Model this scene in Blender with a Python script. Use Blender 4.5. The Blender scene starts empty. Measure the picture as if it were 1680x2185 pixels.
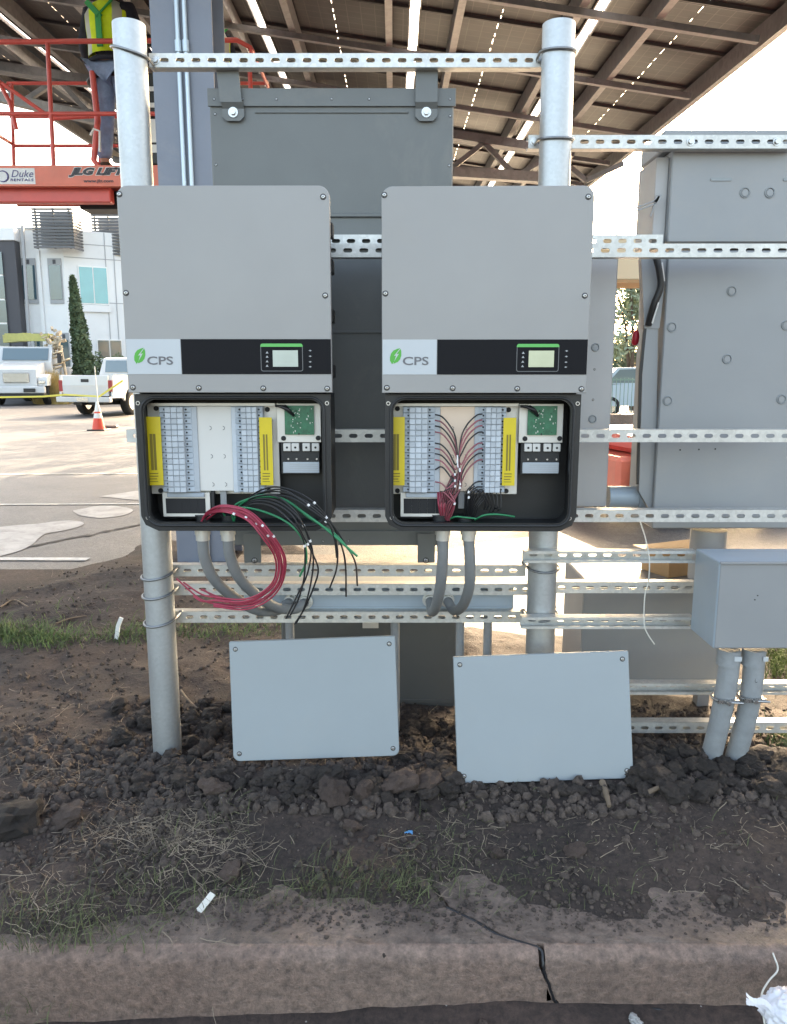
import bpy, bmesh, math, random
from mathutils import Vector, Matrix, noise, Euler
random.seed(11)
R = math.radians
S = bpy.context.scene
COL = S.collection
# ------------------------------------------------------------------ camera, sky, sun
H = 1.40; F = 1656.0; TH = R(10.2); CT = math.cos(TH); ST = math.sin(TH)
cam = bpy.data.cameras.new('camera'); cam.sensor_fit = 'HORIZONTAL'; cam.sensor_width = 36
cam.lens = F/1680*36; cam.clip_start = .05; cam.clip_end = 3000
co = bpy.data.objects.new('camera', cam); COL.objects.link(co)
co.location = (0, 0, H); co.rotation_euler = (R(90)-TH, 0, 0); S.camera = co
W = bpy.data.worlds.new('World'); S.world = W; W.use_nodes = True
SUN_EL = R(27); SUN_AZ = math.atan2(.36, .93)            # azimuth from +Y (ahead) towards +X
nt = W.node_tree; bg = nt.nodes['Background']
sk = nt.nodes.new('ShaderNodeTexSky'); sk.sky_type = 'NISHITA'; sk.sun_disc = False
sk.sun_elevation = SUN_EL; sk.sun_rotation = SUN_AZ; sk.air_density = .8; sk.dust_density = 3.5; sk.ozone_density = 0.3
nt.links.new(sk.outputs[0], bg.inputs[0]); bg.inputs[1].default_value = .15
sl = bpy.data.lights.new('sun', 'SUN'); sl.energy = 2.5; sl.angle = R(.5); sl.color = (1, .88, .76)
so = bpy.data.objects.new('sun', sl); COL.objects.link(so)
sd = Vector((math.sin(SUN_AZ)*math.cos(SUN_EL), math.cos(SUN_AZ)*math.cos(SUN_EL), math.sin(SUN_EL)))
so.rotation_euler = sd.to_track_quat('Z', 'Y').to_euler(); so.location = (6, 10, 12)
S.view_settings.view_transform = 'Standard'; S.view_settings.look = 'None'
S.view_settings.exposure = 2.95; S.view_settings.gamma = 1; S.view_settings.use_curve_mapping = False
S.view_settings.use_white_balance = True; S.view_settings.white_balance_temperature = 8500; S.view_settings.white_balance_tint = 8
S.render.resolution_x = 787; S.render.resolution_y = 1024

# ------------------------------------------------------------------ helpers
def P(px, py, D):
    u = px-840; v = py-1092.5; q = F*CT - v*ST
    return Vector((D*u/q, D, H - D*(F*ST + v*CT)/q))
def X(px, py, D): return P(px, py, D).x
def Z(py, D): return P(840, py, D).z
def G(px, py, z=0.0):
    v = py-1092.5; D = (H-z)*(F*CT - v*ST)/(F*ST + v*CT)
    return P(px, py, D)
def V(*a): return Vector(a)

ORI = {}
def tag(o, label=None, cat=None, group=None, kind=None):
    if label: o['label'] = label
    if cat: o['category'] = cat
    if group: o['group'] = group
    if kind: o['kind'] = kind
    return o
def thing(name, label, cat, loc=(0, 0, 0), group=None):
    o = bpy.data.objects.new(name, None); COL.objects.link(o); o.empty_display_size = .05
    o.location = loc; ORI[o.name] = Vector(loc)
    return tag(o, label, cat, group)
def origin(o): return ORI.get(o.name, Vector((0, 0, 0)))

class MB:
    def __init__(s): s.v = []; s.f = []; s.m = []; s.sm = []
    def add(s, vs, fs, mi=0, smooth=False):
        n = len(s.v); s.v += [tuple(a) for a in vs]
        for f in fs: s.f.append([n+i for i in f]); s.m.append(mi); s.sm.append(smooth)
        return s
    def box(s, x0, x1, y0, y1, z0, z1, mi=0, M=None):
        vs = [V(x, y, z) for x in (x0, x1) for y in (y0, y1) for z in (z0, z1)]
        if M: vs = [M @ a for a in vs]
        return s.add(vs, [(0, 1, 3, 2), (4, 6, 7, 5), (0, 4, 5, 1), (2, 3, 7, 6), (0, 2, 6, 4), (1, 5, 7, 3)], mi)
    def bbox(s, x0, x1, y0, y1, z0, z1, b=.002, mi=0, M=None):      # chamfered box
        bm = bmesh.new(); bmesh.ops.create_cube(bm, size=1)
        for v in bm.verts: v.co = V(x0 if v.co.x < 0 else x1, y0 if v.co.y < 0 else y1, z0 if v.co.z < 0 else z1)
        bmesh.ops.bevel(bm, geom=bm.edges[:], offset=b, segments=1, affect='EDGES', profile=.5)
        vs = [M @ v.co if M else v.co.copy() for v in bm.verts]; bm.verts.index_update()
        fs = [[v.index for v in f.verts] for f in bm.faces]; bm.free()
        return s.add(vs, fs, mi)
    def prism(s, pts, y0, y1, mi=0, M=None):                        # polygon in x,z extruded along y
        n = len(pts)
        vs = [V(a, y0, b) for a, b in pts]+[V(a, y1, b) for a, b in pts]
        if M: vs = [M @ a for a in vs]
        fs = [list(range(n)), list(range(2*n-1, n-1, -1))]+[(i, i+n, (i+1) % n+n, (i+1) % n) for i in range(n)]
        return s.add(vs, fs, mi)
    def poly(s, pts, mi=0): return s.add(pts, [list(range(len(pts)))], mi)
    def bar(s, a, b, w, h, up=V(0, 0, 1), mi=0):                    # rectangular bar a->b
        a = Vector(a); b = Vector(b); d = (b-a).normalized(); sx = d.cross(up).normalized(); u = sx.cross(d).normalized()
        vs = [p+sx*i*w/2+u*j*h/2 for p in (a, b) for i, j in ((-1, -1), (1, -1), (1, 1), (-1, 1))]
        return s.add(vs, [(3, 2, 1, 0), (4, 5, 6, 7), (0, 1, 5, 4), (1, 2, 6, 5), (2, 3, 7, 6), (3, 0, 4, 7)], mi)
    def tube(s, path, r, n=8, mi=0, caps=True, flat=1.0):
        path = [Vector(p) for p in path]; m = len(path); rr = r if isinstance(r, (list, tuple)) else [r]*m
        prev = None; vs = []
        for i, p in enumerate(path):
            t = (path[min(i+1, m-1)]-path[max(i-1, 0)]).normalized()
            if prev is None:
                a = V(0, 0, 1) if abs(t.z) < .9 else V(1, 0, 0); nrm = t.cross(a).normalized()
            else:
                nrm = (prev - t*prev.dot(t)).normalized()
            prev = nrm; bn = t.cross(nrm)
            for k in range(n):
                an = 2*math.pi*k/n; vs.append(p+nrm*math.cos(an)*rr[i]+bn*math.sin(an)*rr[i]*flat)
        fs = [(i*n+k, i*n+(k+1) % n, (i+1)*n+(k+1) % n, (i+1)*n+k) for i in range(m-1) for k in range(n)]
        s.add(vs, fs, mi, True)
        if caps: s.add(vs[:n], [list(range(n))[::-1]], mi); s.add(vs[-n:], [list(range(n))], mi)
        return s
    def cyl(s, a, b, r, n=16, mi=0, caps=True, r2=None): return s.tube([a, b], [r, r if r2 is None else r2], n, mi, caps)
    def disc(s, c, r, ax, th, n=16, mi=0):
        ax = Vector(ax).normalized(); c = Vector(c); return s.cyl(c, c+ax*th, r, n, mi)
    def data(s, name, mats):
        me = bpy.data.meshes.new(name); me.from_pydata(s.v, [], s.f)
        for m in (mats if isinstance(mats, (list, tuple)) else [mats]): me.materials.append(m)
        me.polygons.foreach_set('material_index', s.m); me.polygons.foreach_set('use_smooth', s.sm)
        me.update(); return me
    def build(s, name, mats, parent=None, fix=True):
        if parent is not None:
            o0 = origin(parent)
        else:
            xs = [a[0] for a in s.v]; ys = [a[1] for a in s.v]; zs = [a[2] for a in s.v]
            o0 = V((min(xs)+max(xs))/2, (min(ys)+max(ys))/2, min(zs))
        s.v = [(a[0]-o0.x, a[1]-o0.y, a[2]-o0.z) for a in s.v]
        me = s.data(name, mats)
        if fix:
            bm = bmesh.new(); bm.from_mesh(me); bmesh.ops.recalc_face_normals(bm, faces=bm.faces); bm.to_mesh(me); bm.free()
        o = bpy.data.objects.new(name, me); COL.objects.link(o)
        if parent is not None: o.parent = parent
        else: o.location = o0
        ORI[o.name] = o0.copy()
        return o
def inst(name, me, parent=None, loc=(0, 0, 0), rot=(0, 0, 0), sc=(1, 1, 1)):    # object sharing mesh data, loc in world
    o = bpy.data.objects.new(name, me); COL.objects.link(o)
    l = Vector(loc)
    if parent is not None: o.parent = parent; l = l-origin(parent)
    o.location = l; o.rotation_euler = rot; o.scale = sc
    return o
def catmull(pts, n=8):
    pts = [Vector(p) for p in pts]; q = [pts[0]*2-pts[1]]+pts+[pts[-1]*2-pts[-2]]; out = []
    for i in range(1, len(q)-2):
        for k in range(n):
            t = k/n; a, b, c, d = q[i-1:i+3]
            out.append(.5*((2*b)+(c-a)*t+(2*a-5*b+4*c-d)*t*t+(3*b-a-3*c+d)*t**3))
    return out+[pts[-1]]
def rrect(x0, x1, z0, z1, rs, n=5):                    # radii: bl, br, tr, tl
    pts = []
    for (cx, cz, sx, sz, a0), r in zip(((x0, z0, 1, 1, 180), (x1, z0, -1, 1, 270), (x1, z1, -1, -1, 0), (x0, z1, 1, -1, 90)), rs):
        if r <= 0: pts.append((cx, cz)); continue
        for k in range(n+1):
            an = R(a0+90*k/n); pts.append((cx+sx*r+r*math.cos(an), cz+sz*r+r*math.sin(an)))
    return pts
def text_mesh(txt, size, shear=0, ext=.0006, bold=0, space=1.0):
    c = bpy.data.curves.new('lettering', 'FONT'); c.body = txt; c.size = size; c.shear = shear; c.extrude = ext; c.offset = bold
    c.align_x = 'CENTER'; c.align_y = 'CENTER'; c.space_character = space; c.resolution_u = 3
    o = bpy.data.objects.new('lettering', c); COL.objects.link(o)
    dg = bpy.context.evaluated_depsgraph_get(); me = bpy.data.meshes.new_from_object(o.evaluated_get(dg))
    bpy.data.objects.remove(o); bpy.data.curves.remove(c); me.name = 'lettering'; return me
def put_text(txt, parent, c, width, height, mat, y, shear=0, bold=0, name='lettering', space=1.0):
    me = text_mesh(txt, .1, shear, bold=bold, space=space)
    xs = [v.co.x for v in me.vertices]; ys = [v.co.y for v in me.vertices]
    w = max(xs)-min(xs); h = max(ys)-min(ys); mx = (max(xs)+min(xs))/2; my = (max(ys)+min(ys))/2
    for v in me.vertices: v.co = V((v.co.x-mx)*width/w, -v.co.z, (v.co.y-my)*height/h)
    me.materials.clear(); me.materials.append(mat)
    return inst(name, me, parent, (c[0], y, c[1]))

# ------------------------------------------------------------------ materials
def mat(name, col, rough=.5, metal=0, var=0, scale=8, bump=0, bscale=60, col2=None, spec=.5, stretch=None, detail=6, alpha=1, emit=None, coat=0):
    m = bpy.data.materials.new(name); m.use_nodes = True; n = m.node_tree; b = n.nodes['Principled BSDF']
    b.inputs['Base Color'].default_value = (*col, 1); b.inputs['Roughness'].default_value = rough
    b.inputs['Metallic'].default_value = metal; b.inputs['Specular IOR Level'].default_value = spec
    if coat: b.inputs['Coat Weight'].default_value = coat
    tc = n.nodes.new('ShaderNodeTexCoord'); mp = n.nodes.new('ShaderNodeMapping')
    n.links.new(tc.outputs['Object'], mp.inputs[0])
    if stretch: mp.inputs['Scale'].default_value = stretch
    if var or col2:
        t = n.nodes.new('ShaderNodeTexNoise'); t.inputs['Scale'].default_value = scale; t.inputs['Detail'].default_value = detail
        t.inputs['Roughness'].default_value = .6
        n.links.new(mp.outputs[0], t.inputs[0])
        r = n.nodes.new('ShaderNodeValToRGB'); e = r.color_ramp.elements
        e[0].position = .32; e[1].position = .68
        c2 = col2 or tuple(min(1, c*(1+var)) for c in col); c1 = col if col2 else tuple(c*(1-var) for c in col)
        e[0].color = (*c1, 1); e[1].color = (*c2, 1)
        n.links.new(t.outputs[0], r.inputs[0]); n.links.new(r.outputs[0], b.inputs['Base Color'])
        mr = n.nodes.new('ShaderNodeMapRange'); mr.inputs[3].default_value = max(0, rough-.08); mr.inputs[4].default_value = min(1, rough+.08)
        n.links.new(t.outputs[0], mr.inputs[0]); n.links.new(mr.outputs[0], b.inputs['Roughness'])
    if bump:
        t2 = n.nodes.new('ShaderNodeTexNoise'); t2.inputs['Scale'].default_value = bscale; t2.inputs['Detail'].default_value = 8
        n.links.new(mp.outputs[0], t2.inputs[0])
        bp = n.nodes.new('ShaderNodeBump'); bp.inputs['Strength'].default_value = bump; bp.inputs['Distance'].default_value = .02
        n.links.new(t2.outputs[0], bp.inputs['Height']); n.links.new(bp.outputs[0], b.inputs['Normal'])
    return m
M = {}
M['cover'] = mat('cover_paint', (.285, .28, .275), .42, .15, .03, 3, .03, 900)
M['lid'] = mat('lid_paint', (.27, .305, .325), .42, .15, .03, 3, .03, 900)
M['black'] = mat('black_plastic', (.010, .010, .011), .55, 0, .2, 12, .04, 300)
M['darkhouse'] = mat('dark_housing', (.02, .021, .023), .5, .2, .15, 10, .05, 200)
M['panelblack'] = mat('display_black', (.008, .008, .010), .6, spec=.15)
M['white'] = mat('label_white', (.46, .49, .51), .5, 0, .03, 6)
M['green'] = mat('logo_green', (.06, .36, .05), .5)
M['green2'] = mat('strip_green', (.08, .42, .10), .45)
M['ltext'] = mat('letter_grey', (.13, .13, .14), .5)
M['screen'] = mat('lcd_screen', (.42, .47, .42), .2, 0, .05, 20)
M['screen2'] = mat('lcd_screen_warm', (.50, .52, .36), .2, 0, .05, 20)
M['iconw'] = mat('icon_print', (.35, .36, .37), .5)
M['bezel'] = mat('bezel_line', (.12, .125, .13), .4)
M['screw'] = mat('screw_steel', (.42, .42, .42), .28, .9, .1, 200)
M['screwd'] = mat('screw_recess', (.03, .03, .03), .5)
def vary(m, lo, hi):
    n = m.node_tree; b = n.nodes['Principled BSDF']; oi = n.nodes.new('ShaderNodeObjectInfo'); mr = n.nodes.new('ShaderNodeMapRange'); mr.inputs[3].default_value = lo; mr.inputs[4].default_value = hi
    n.links.new(oi.outputs['Random'], mr.inputs[0]); mx = n.nodes.new('ShaderNodeMix'); mx.data_type = 'RGBA'; mx.blend_type = 'MULTIPLY'; mx.inputs[0].default_value = 1
    l = b.inputs['Base Color'].links
    if l: n.links.new(l[0].from_socket, mx.inputs[6])
    else: mx.inputs[6].default_value = b.inputs['Base Color'].default_value
    n.links.new(mr.outputs[0], mx.inputs[7]); n.links.new(mx.outputs[2], b.inputs['Base Color'])
def grime(m, col, amt, scale=2.2, thr=.52):       # soft dusty smears, part of the paint's own wear
    n = m.node_tree; b = n.nodes['Principled BSDF']; tc = n.nodes['Texture Coordinate']; t = n.nodes.new('ShaderNodeTexNoise'); t.inputs['Scale'].default_value = scale; t.inputs['Detail'].default_value = 9; t.inputs['Roughness'].default_value = .72; t.inputs['Distortion'].default_value = .6
    n.links.new(tc.outputs['Object'], t.inputs[0]); mr = n.nodes.new('ShaderNodeMapRange'); mr.inputs[1].default_value = thr; mr.inputs[2].default_value = thr+.22; mr.inputs[3].default_value = 0; mr.inputs[4].default_value = amt
    n.links.new(t.outputs[0], mr.inputs[0]); mx = n.nodes.new('ShaderNodeMix'); mx.data_type = 'RGBA'; n.links.new(mr.outputs[0], mx.inputs[0])
    l = b.inputs['Base Color'].links
    if l: n.links.new(l[0].from_socket, mx.inputs[6])
    else: mx.inputs[6].default_value = b.inputs['Base Color'].default_value
    mx.inputs[7].default_value = (*col, 1); n.links.new(mx.outputs[2], b.inputs['Base Color'])
    m2 = n.nodes.new('ShaderNodeMapRange'); m2.inputs[3].default_value = .34; m2.inputs[4].default_value = .62; n.links.new(t.outputs[0], m2.inputs[0]); n.links.new(m2.outputs[0], b.inputs['Roughness'])
def galv(name, base, rough=.42, metal=.75, sc=60, v=.14, streak=0.0):
    m = mat(name, base, rough, metal); n = m.node_tree; b = n.nodes['Principled BSDF']
    tc = n.nodes['Texture Coordinate']
    vo = n.nodes.new('ShaderNodeTexVoronoi'); vo.inputs['Scale'].default_value = sc; n.links.new(tc.outputs['Object'], vo.inputs['Vector'])
    no = n.nodes.new('ShaderNodeTexNoise'); no.inputs['Scale'].default_value = 7; no.inputs['Detail'].default_value = 8; no.inputs['Roughness'].default_value = .7
    mp = n.nodes['Mapping']; mp.inputs['Scale'].default_value = (1, 1, .35); n.links.new(mp.outputs[0], no.inputs[0])
    sp = n.nodes.new('ShaderNodeSeparateColor'); n.links.new(vo.outputs['Color'], sp.inputs[0])
    ad = n.nodes.new('ShaderNodeMath'); ad.operation = 'MULTIPLY_ADD'; ad.inputs[1].default_value = .35; n.links.new(sp.outputs[0], ad.inputs[0]); n.links.new(no.outputs[0], ad.inputs[2])
    r = n.nodes.new('ShaderNodeValToRGB'); e = r.color_ramp.elements; e[0].position = .35; e[1].position = 1.0
    e[0].color = (*[c*(1-v*2) for c in base], 1); e[1].color = (*[min(1, c*(1+v)) for c in base], 1)
    n.links.new(ad.outputs[0], r.inputs[0]); n.links.new(r.outputs[0], b.inputs['Base Color'])
    mr = n.nodes.new('ShaderNodeMapRange'); mr.inputs[3].default_value = rough-.1; mr.inputs[4].default_value = rough+.15
    n.links.new(no.outputs[0], mr.inputs[0]); n.links.new(mr.outputs[0], b.inputs['Roughness'])
    return m
M['galv'] = galv('galvanised_pipe', (.45, .475, .49), .34, .8, 110, .05)
M['strut'] = galv('galvanised_strut', (.56, .56, .54), .45, .6, 90, .10)
M['rod'] = galv('zinc_rod', (.24, .25, .26), .35, .8, 200, .1)
M['cabdark'] = mat('cabinet_grey_green', (.125, .132, .130), .42, .1, .05, 4, .04, 500)
M['cabback'] = mat('cabinet_dark_grey', (.10, .105, .105), .5, .1, .06, 4, .04, 500)
M['cab'] = mat('cabinet_grey', (.25, .26, .268), .42, .1, .04, 3, .03, 500)
M['cab2'] = mat('cabinet_blue_grey', (.30, .36, .41), .42, .1, .05, 4, .03, 500)
M['cabwarm'] = mat('cabinet_warm_grey', (.33, .325, .325), .4, .2, .06, 3, .03, 500)
M['plug'] = mat('knockout_plug', (.22, .24, .25), .4, .2)
M['plate'] = mat('zinc_plate', (.62, .60, .56), .42, .25, .06, 6)
M['sheet'] = mat('insulating_sheet', (.60, .585, .555), .55, 0, .03, 5)
M['sheetpeach'] = mat('insulating_sheet_peach', (.72, .56, .44), .55, 0, .04, 5)
M['term'] = mat('terminal_plastic', (.36, .41, .46), .5, 0, .05, 40)
M['termlt'] = mat('terminal_light', (.43, .47, .51), .5, 0, .05, 40)
M['hole'] = mat('hole_dark', (.01, .01, .012), .7)
M['yellow'] = mat('warning_yellow', (.62, .47, .02), .45, 0, .06, 20)
M['yprint'] = mat('warning_print', (.20, .15, .02), .6)
M['pcb'] = mat('circuit_board', (.012, .13, .065), .4, 0, .3, 60)
M['smd'] = mat('solder_pad', (.6, .62, .55), .4)
M['wred'] = mat('red_insulation', (.33, .030, .060), .4, 0, .1, 30)
M['wred2'] = mat('faded_red_insulation', (.22, .06, .075), .4, 0, .1, 30)
M['wblk'] = mat('black_insulation', (.012, .012, .014), .4)
M['wgrn'] = mat('green_insulation', (.01, .20, .085), .4)
M['sleeve'] = mat('wire_marker', (.75, .75, .75), .5)
M['pvc'] = mat('grey_conduit', (.19, .20, .205), .5, 0, .06, 8, .05, 200)
M['pvc2'] = mat('grey_pvc', (.25, .265, .275), .45, 0, .12, 20, .1, 80)
M['fit'] = mat('conduit_fitting', (.60, .60, .57), .35, .5, .08, 50)
M['cardb'] = mat('cardboard', (.40, .24, .12), .8, 0, .1, 10)
M['steelblue'] = mat('column_paint', (.17, .19, .235), .5, .1, .06, 3, .03, 60)
M['steelgrey'] = galv('canopy_steel', (.22, .215, .22), .5, .35, 20, .12)
M['canpurlin'] = galv('canopy_purlin', (.31, .30, .295), .5, .35, 20, .12)
M['lampc'] = mat('conduit_pale', (.50, .60, .68), .4, .3)
M['red'] = mat('lift_red', (.62, .095, .08), .42, 0, .08, 6)
M['orange'] = mat('lift_orange', (.70, .18, .12), .42, 0, .08, 6)
M['tyre'] = mat('tyre_rubber', (.018, .018, .018), .85, 0, .2, 30, .2, 60)
M['carwhite'] = mat('white_car_paint', (.52, .53, .53), .3, 0, .04, 3, coat=.3)
M['chrome'] = mat('chrome', (.55, .55, .55), .2, .9)
M['glass'] = mat('car_glass', (.10, .15, .17), .08, 0, spec=1)
M['glassteal'] = mat('teal_window_glass', (.10, .34, .38), .12, 0, .12, .6, spec=1)
M['glassdark'] = mat('dark_window_glass', (.03, .07, .09), .12, 0, .2, .8, spec=1)
M['bwhite'] = mat('building_white', (.62, .63, .63), .75, 0, .04, .5)
M['bgrey'] = mat('building_charcoal', (.06, .06, .068), .7, 0, .05, .5)
M['bseam'] = mat('building_seam', (.30, .31, .32), .8)
M['louver'] = mat('louvre_metal', (.09, .09, .095), .5, .3)
M['cream'] = mat('cream_render', (.62, .52, .36), .8)
M['vest'] = mat('vest_lime', (.66, .85, .03), .7, 0, .08, 15, .2, 60)
M['silver'] = mat('reflective_tape', (.45, .47, .42), .4)
M['jeans'] = mat('denim', (.22, .30, .46), .85, 0, .2, 14, .3, 60)
M['navy'] = mat('navy_cloth', (.015, .017, .03), .85, 0, .2, 20, .3, 50)
M['skin'] = mat('skin', (.45, .24, .17), .6)
M['hatw'] = mat('white_hard_hat', (.7, .7, .68), .4)
M['strapg'] = mat('harness_green', (.02, .34, .10), .6)
M['boot'] = mat('boot_leather', (.06, .035, .02), .7)
M['hair'] = mat('hair', (.03, .02, .015), .7)
M['coneo'] = mat('cone_orange', (.75, .07, .04), .5)
M['conew'] = mat('cone_white', (.75, .75, .72), .5)
M['taillight'] = mat('tail_lamp', (.30, .015, .02), .3)
M['ylift'] = mat('digger_yellow', (.36, .34, .10), .5, 0, .1, 8)
M['rusty'] = mat('worn_machinery', (.42, .34, .24), .6, .2, .35, 8)
M['tape'] = mat('caution_tape', (.60, .52, .08), .5)
M['bag'] = mat('plastic_bag', (.62, .62, .66), .4, 0, .06, 20)
M['string'] = mat('white_string', (.6, .58, .52), .7)
M['stake'] = mat('white_stake', (.66, .66, .64), .6)
M['blue'] = mat('blue_scrap', (.05, .25, .5), .5)
M['straw'] = mat('dry_straw', (.235, .185, .135), .8, 0, .35, 6)
M['twig'] = mat('dry_twig', (.16, .115, .08), .85, 0, .3, 20)
M['grass'] = mat('grass_green', (.075, .085, .035), .8, 0, .5, 9)
M['brightgrass'] = mat('grass_bright', (.105, .15, .05), .8, 0, .35, 5)
M['amber'] = mat('amber_grass', (.40, .28, .10), .85, 0, .3, 3)
M['leaf'] = mat('foliage', (.065, .10, .05), .8, 0, .45, 3)
M['leaf2'] = mat('foliage_pale', (.28, .34, .25), .8, 0, .4, 3)
M['bark'] = mat('bark', (.10, .07, .05), .9, 0, .3, 10)
M['carblue'] = mat('blue_car_paint', (.34, .44, .52), .3, coat=.3)
M['fence'] = mat('fence_green', (.10, .20, .18), .5)
M['pinkred'] = mat('anchor_red', (.42, .01, .03), .4)
M['paper'] = mat('paper', (.7, .7, .7), .6)
M['pcur'] = mat('print_dark', (.05, .05, .06), .6)
M['print_purple'] = mat('print_purple', (.10, .09, .22), .6)
M['wallpaint'] = mat('road_paint', (.55, .55, .53), .7, 0, .25, 12)

def soilmat(name, c1, c2, c3, gloss=.9):
    m = mat(name, c1, gloss); n = m.node_tree; b = n.nodes['Principled BSDF']; tc = n.nodes['Texture Coordinate']
    a = n.nodes.new('ShaderNodeTexNoise'); a.inputs['Scale'].default_value = 1.6; a.inputs['Detail'].default_value = 8; a.inputs['Roughness'].default_value = .7
    n.links.new(tc.outputs['Object'], a.inputs[0])
    r = n.nodes.new('ShaderNodeValToRGB'); r.color_ramp.elements[0].position = .35; r.color_ramp.elements[1].position = .7
    r.color_ramp.elements[0].color = (*c1, 1); r.color_ramp.elements[1].color = (*c2, 1); n.links.new(a.outputs[0], r.inputs[0])
    d = n.nodes.new('ShaderNodeTexNoise'); d.inputs['Scale'].default_value = 45; d.inputs['Detail'].default_value = 10; d.inputs['Roughness'].default_value = .75
    n.links.new(tc.outputs['Object'], d.inputs[0])
    r2 = n.nodes.new('ShaderNodeValToRGB'); r2.color_ramp.elements[0].position = .35; r2.color_ramp.elements[1].position = .75
    r2.color_ramp.elements[0].color = (.42, .42, .42, 1); r2.color_ramp.elements[1].color = (1.55, 1.48, 1.42, 1); n.links.new(d.outputs[0], r2.inputs[0])
    mx = n.nodes.new('ShaderNodeMix'); mx.data_type = 'RGBA'; mx.blend_type = 'MULTIPLY'; mx.inputs[0].default_value = 1
    n.links.new(r.outputs[0], mx.inputs[6]); n.links.new(r2.outputs[0], mx.inputs[7])
    vo = n.nodes.new('ShaderNodeTexVoronoi'); vo.inputs['Scale'].default_value = 38; n.links.new(tc.outputs['Object'], vo.inputs['Vector'])
    lt = n.nodes.new('ShaderNodeMath'); lt.operation = 'LESS_THAN'; lt.inputs[1].default_value = .09; n.links.new(vo.outputs['Distance'], lt.inputs[0])
    sp = n.nodes.new('ShaderNodeSeparateColor'); n.links.new(vo.outputs['Color'], sp.inputs[0])
    g2 = n.nodes.new('ShaderNodeMath'); g2.operation = 'GREATER_THAN'; g2.inputs[1].default_value = .8; n.links.new(sp.outputs[0], g2.inputs[0])
    mm = n.nodes.new('ShaderNodeMath'); mm.operation = 'MULTIPLY'; n.links.new(lt.outputs[0], mm.inputs[0]); n.links.new(g2.outputs[0], mm.inputs[1])
    mx2 = n.nodes.new('ShaderNodeMix'); mx2.data_type = 'RGBA'; n.links.new(mm.outputs[0], mx2.inputs[0]); n.links.new(mx.outputs[2], mx2.inputs[6]); mx2.inputs[7].default_value = (*c3, 1)
    n.links.new(mx2.outputs[2], b.inputs['Base Color'])
    bp = n.nodes.new('ShaderNodeBump'); bp.inputs['Strength'].default_value = .9; bp.inputs['Distance'].default_value = .012
    n.links.new(d.outputs[0], bp.inputs['Height']); n.links.new(bp.outputs[0], b.inputs['Normal'])
    return m
M['soil'] = soilmat('dark_soil', (.028, .021, .019), (.076, .053, .044), (.26, .24, .21))
M['clod'] = soilmat('clod_soil', (.040, .031, .027), (.085, .065, .055), (.12, .11, .10))
M['clodred'] = soilmat('reddish_clod_soil', (.095, .066, .055), (.135, .095, .08), (.16, .14, .12))
M['conc'] = soilmat('curb_concrete', (.215, .145, .118), (.29, .215, .18), (.10, .08, .07))
M['concgrey'] = soilmat('grey_concrete', (.150, .110, .092), (.245, .192, .165), (.09, .075, .07))
M['gutter'] = soilmat('gutter_dirt', (.030, .020, .018), (.080, .052, .043), (.25, .22, .2))
M['asphalt'] = soilmat('asphalt', (.080, .079, .082), (.135, .132, .133), (.06, .06, .06))
M['tar'] = mat('tar', (.03, .027, .026), .7, 0, .2, 10)
M['patch'] = mat('pale_dried_patch', (.31, .305, .30), .85, 0, .12, 5, .2, 60)

for k_, (lo_, hi_) in dict(term=(.86, 1.1), termlt=(.84, 1.1), clod=(.6, 1.45), clodred=(.8, 1.25), wred2=(.6, 1.5), louver=(.8, 1.2)).items(): vary(M[k_], lo_, hi_)
dust = (.36, .33, .29)
for k_, a_ in dict(cover=.16, lid=.18, cab=.28, cab2=.22, cabwarm=.25, cabdark=.22, cabback=.18, black=.05, galv=.12, strut=.2, steelblue=.25, pvc=.3, pvc2=.35, orange=.12, bwhite=.1).items(): grime(M[k_], dust, a_)
grime(M['conc'], (.09, .06, .05), .55, 3.2, .5); grime(M['concgrey'], (.055, .042, .036), .75, 3.5, .46); grime(M['asphalt'], (.175, .17, .168), .6, .35, .5); grime(M['patch'], (.15, .145, .14), .8, 4, .45)
tl = bpy.data.materials.new('added_diffuser'); tl.use_nodes = True; n = tl.node_tree; n.nodes.remove(n.nodes['Principled BSDF']); tr_ = n.nodes.new('ShaderNodeBsdfTranslucent'); tr_.inputs[0].default_value = (.85, .86, .9, 1); n.links.new(tr_.outputs[0], n.nodes['Material Output'].inputs[0]); M['strip'] = tl
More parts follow.
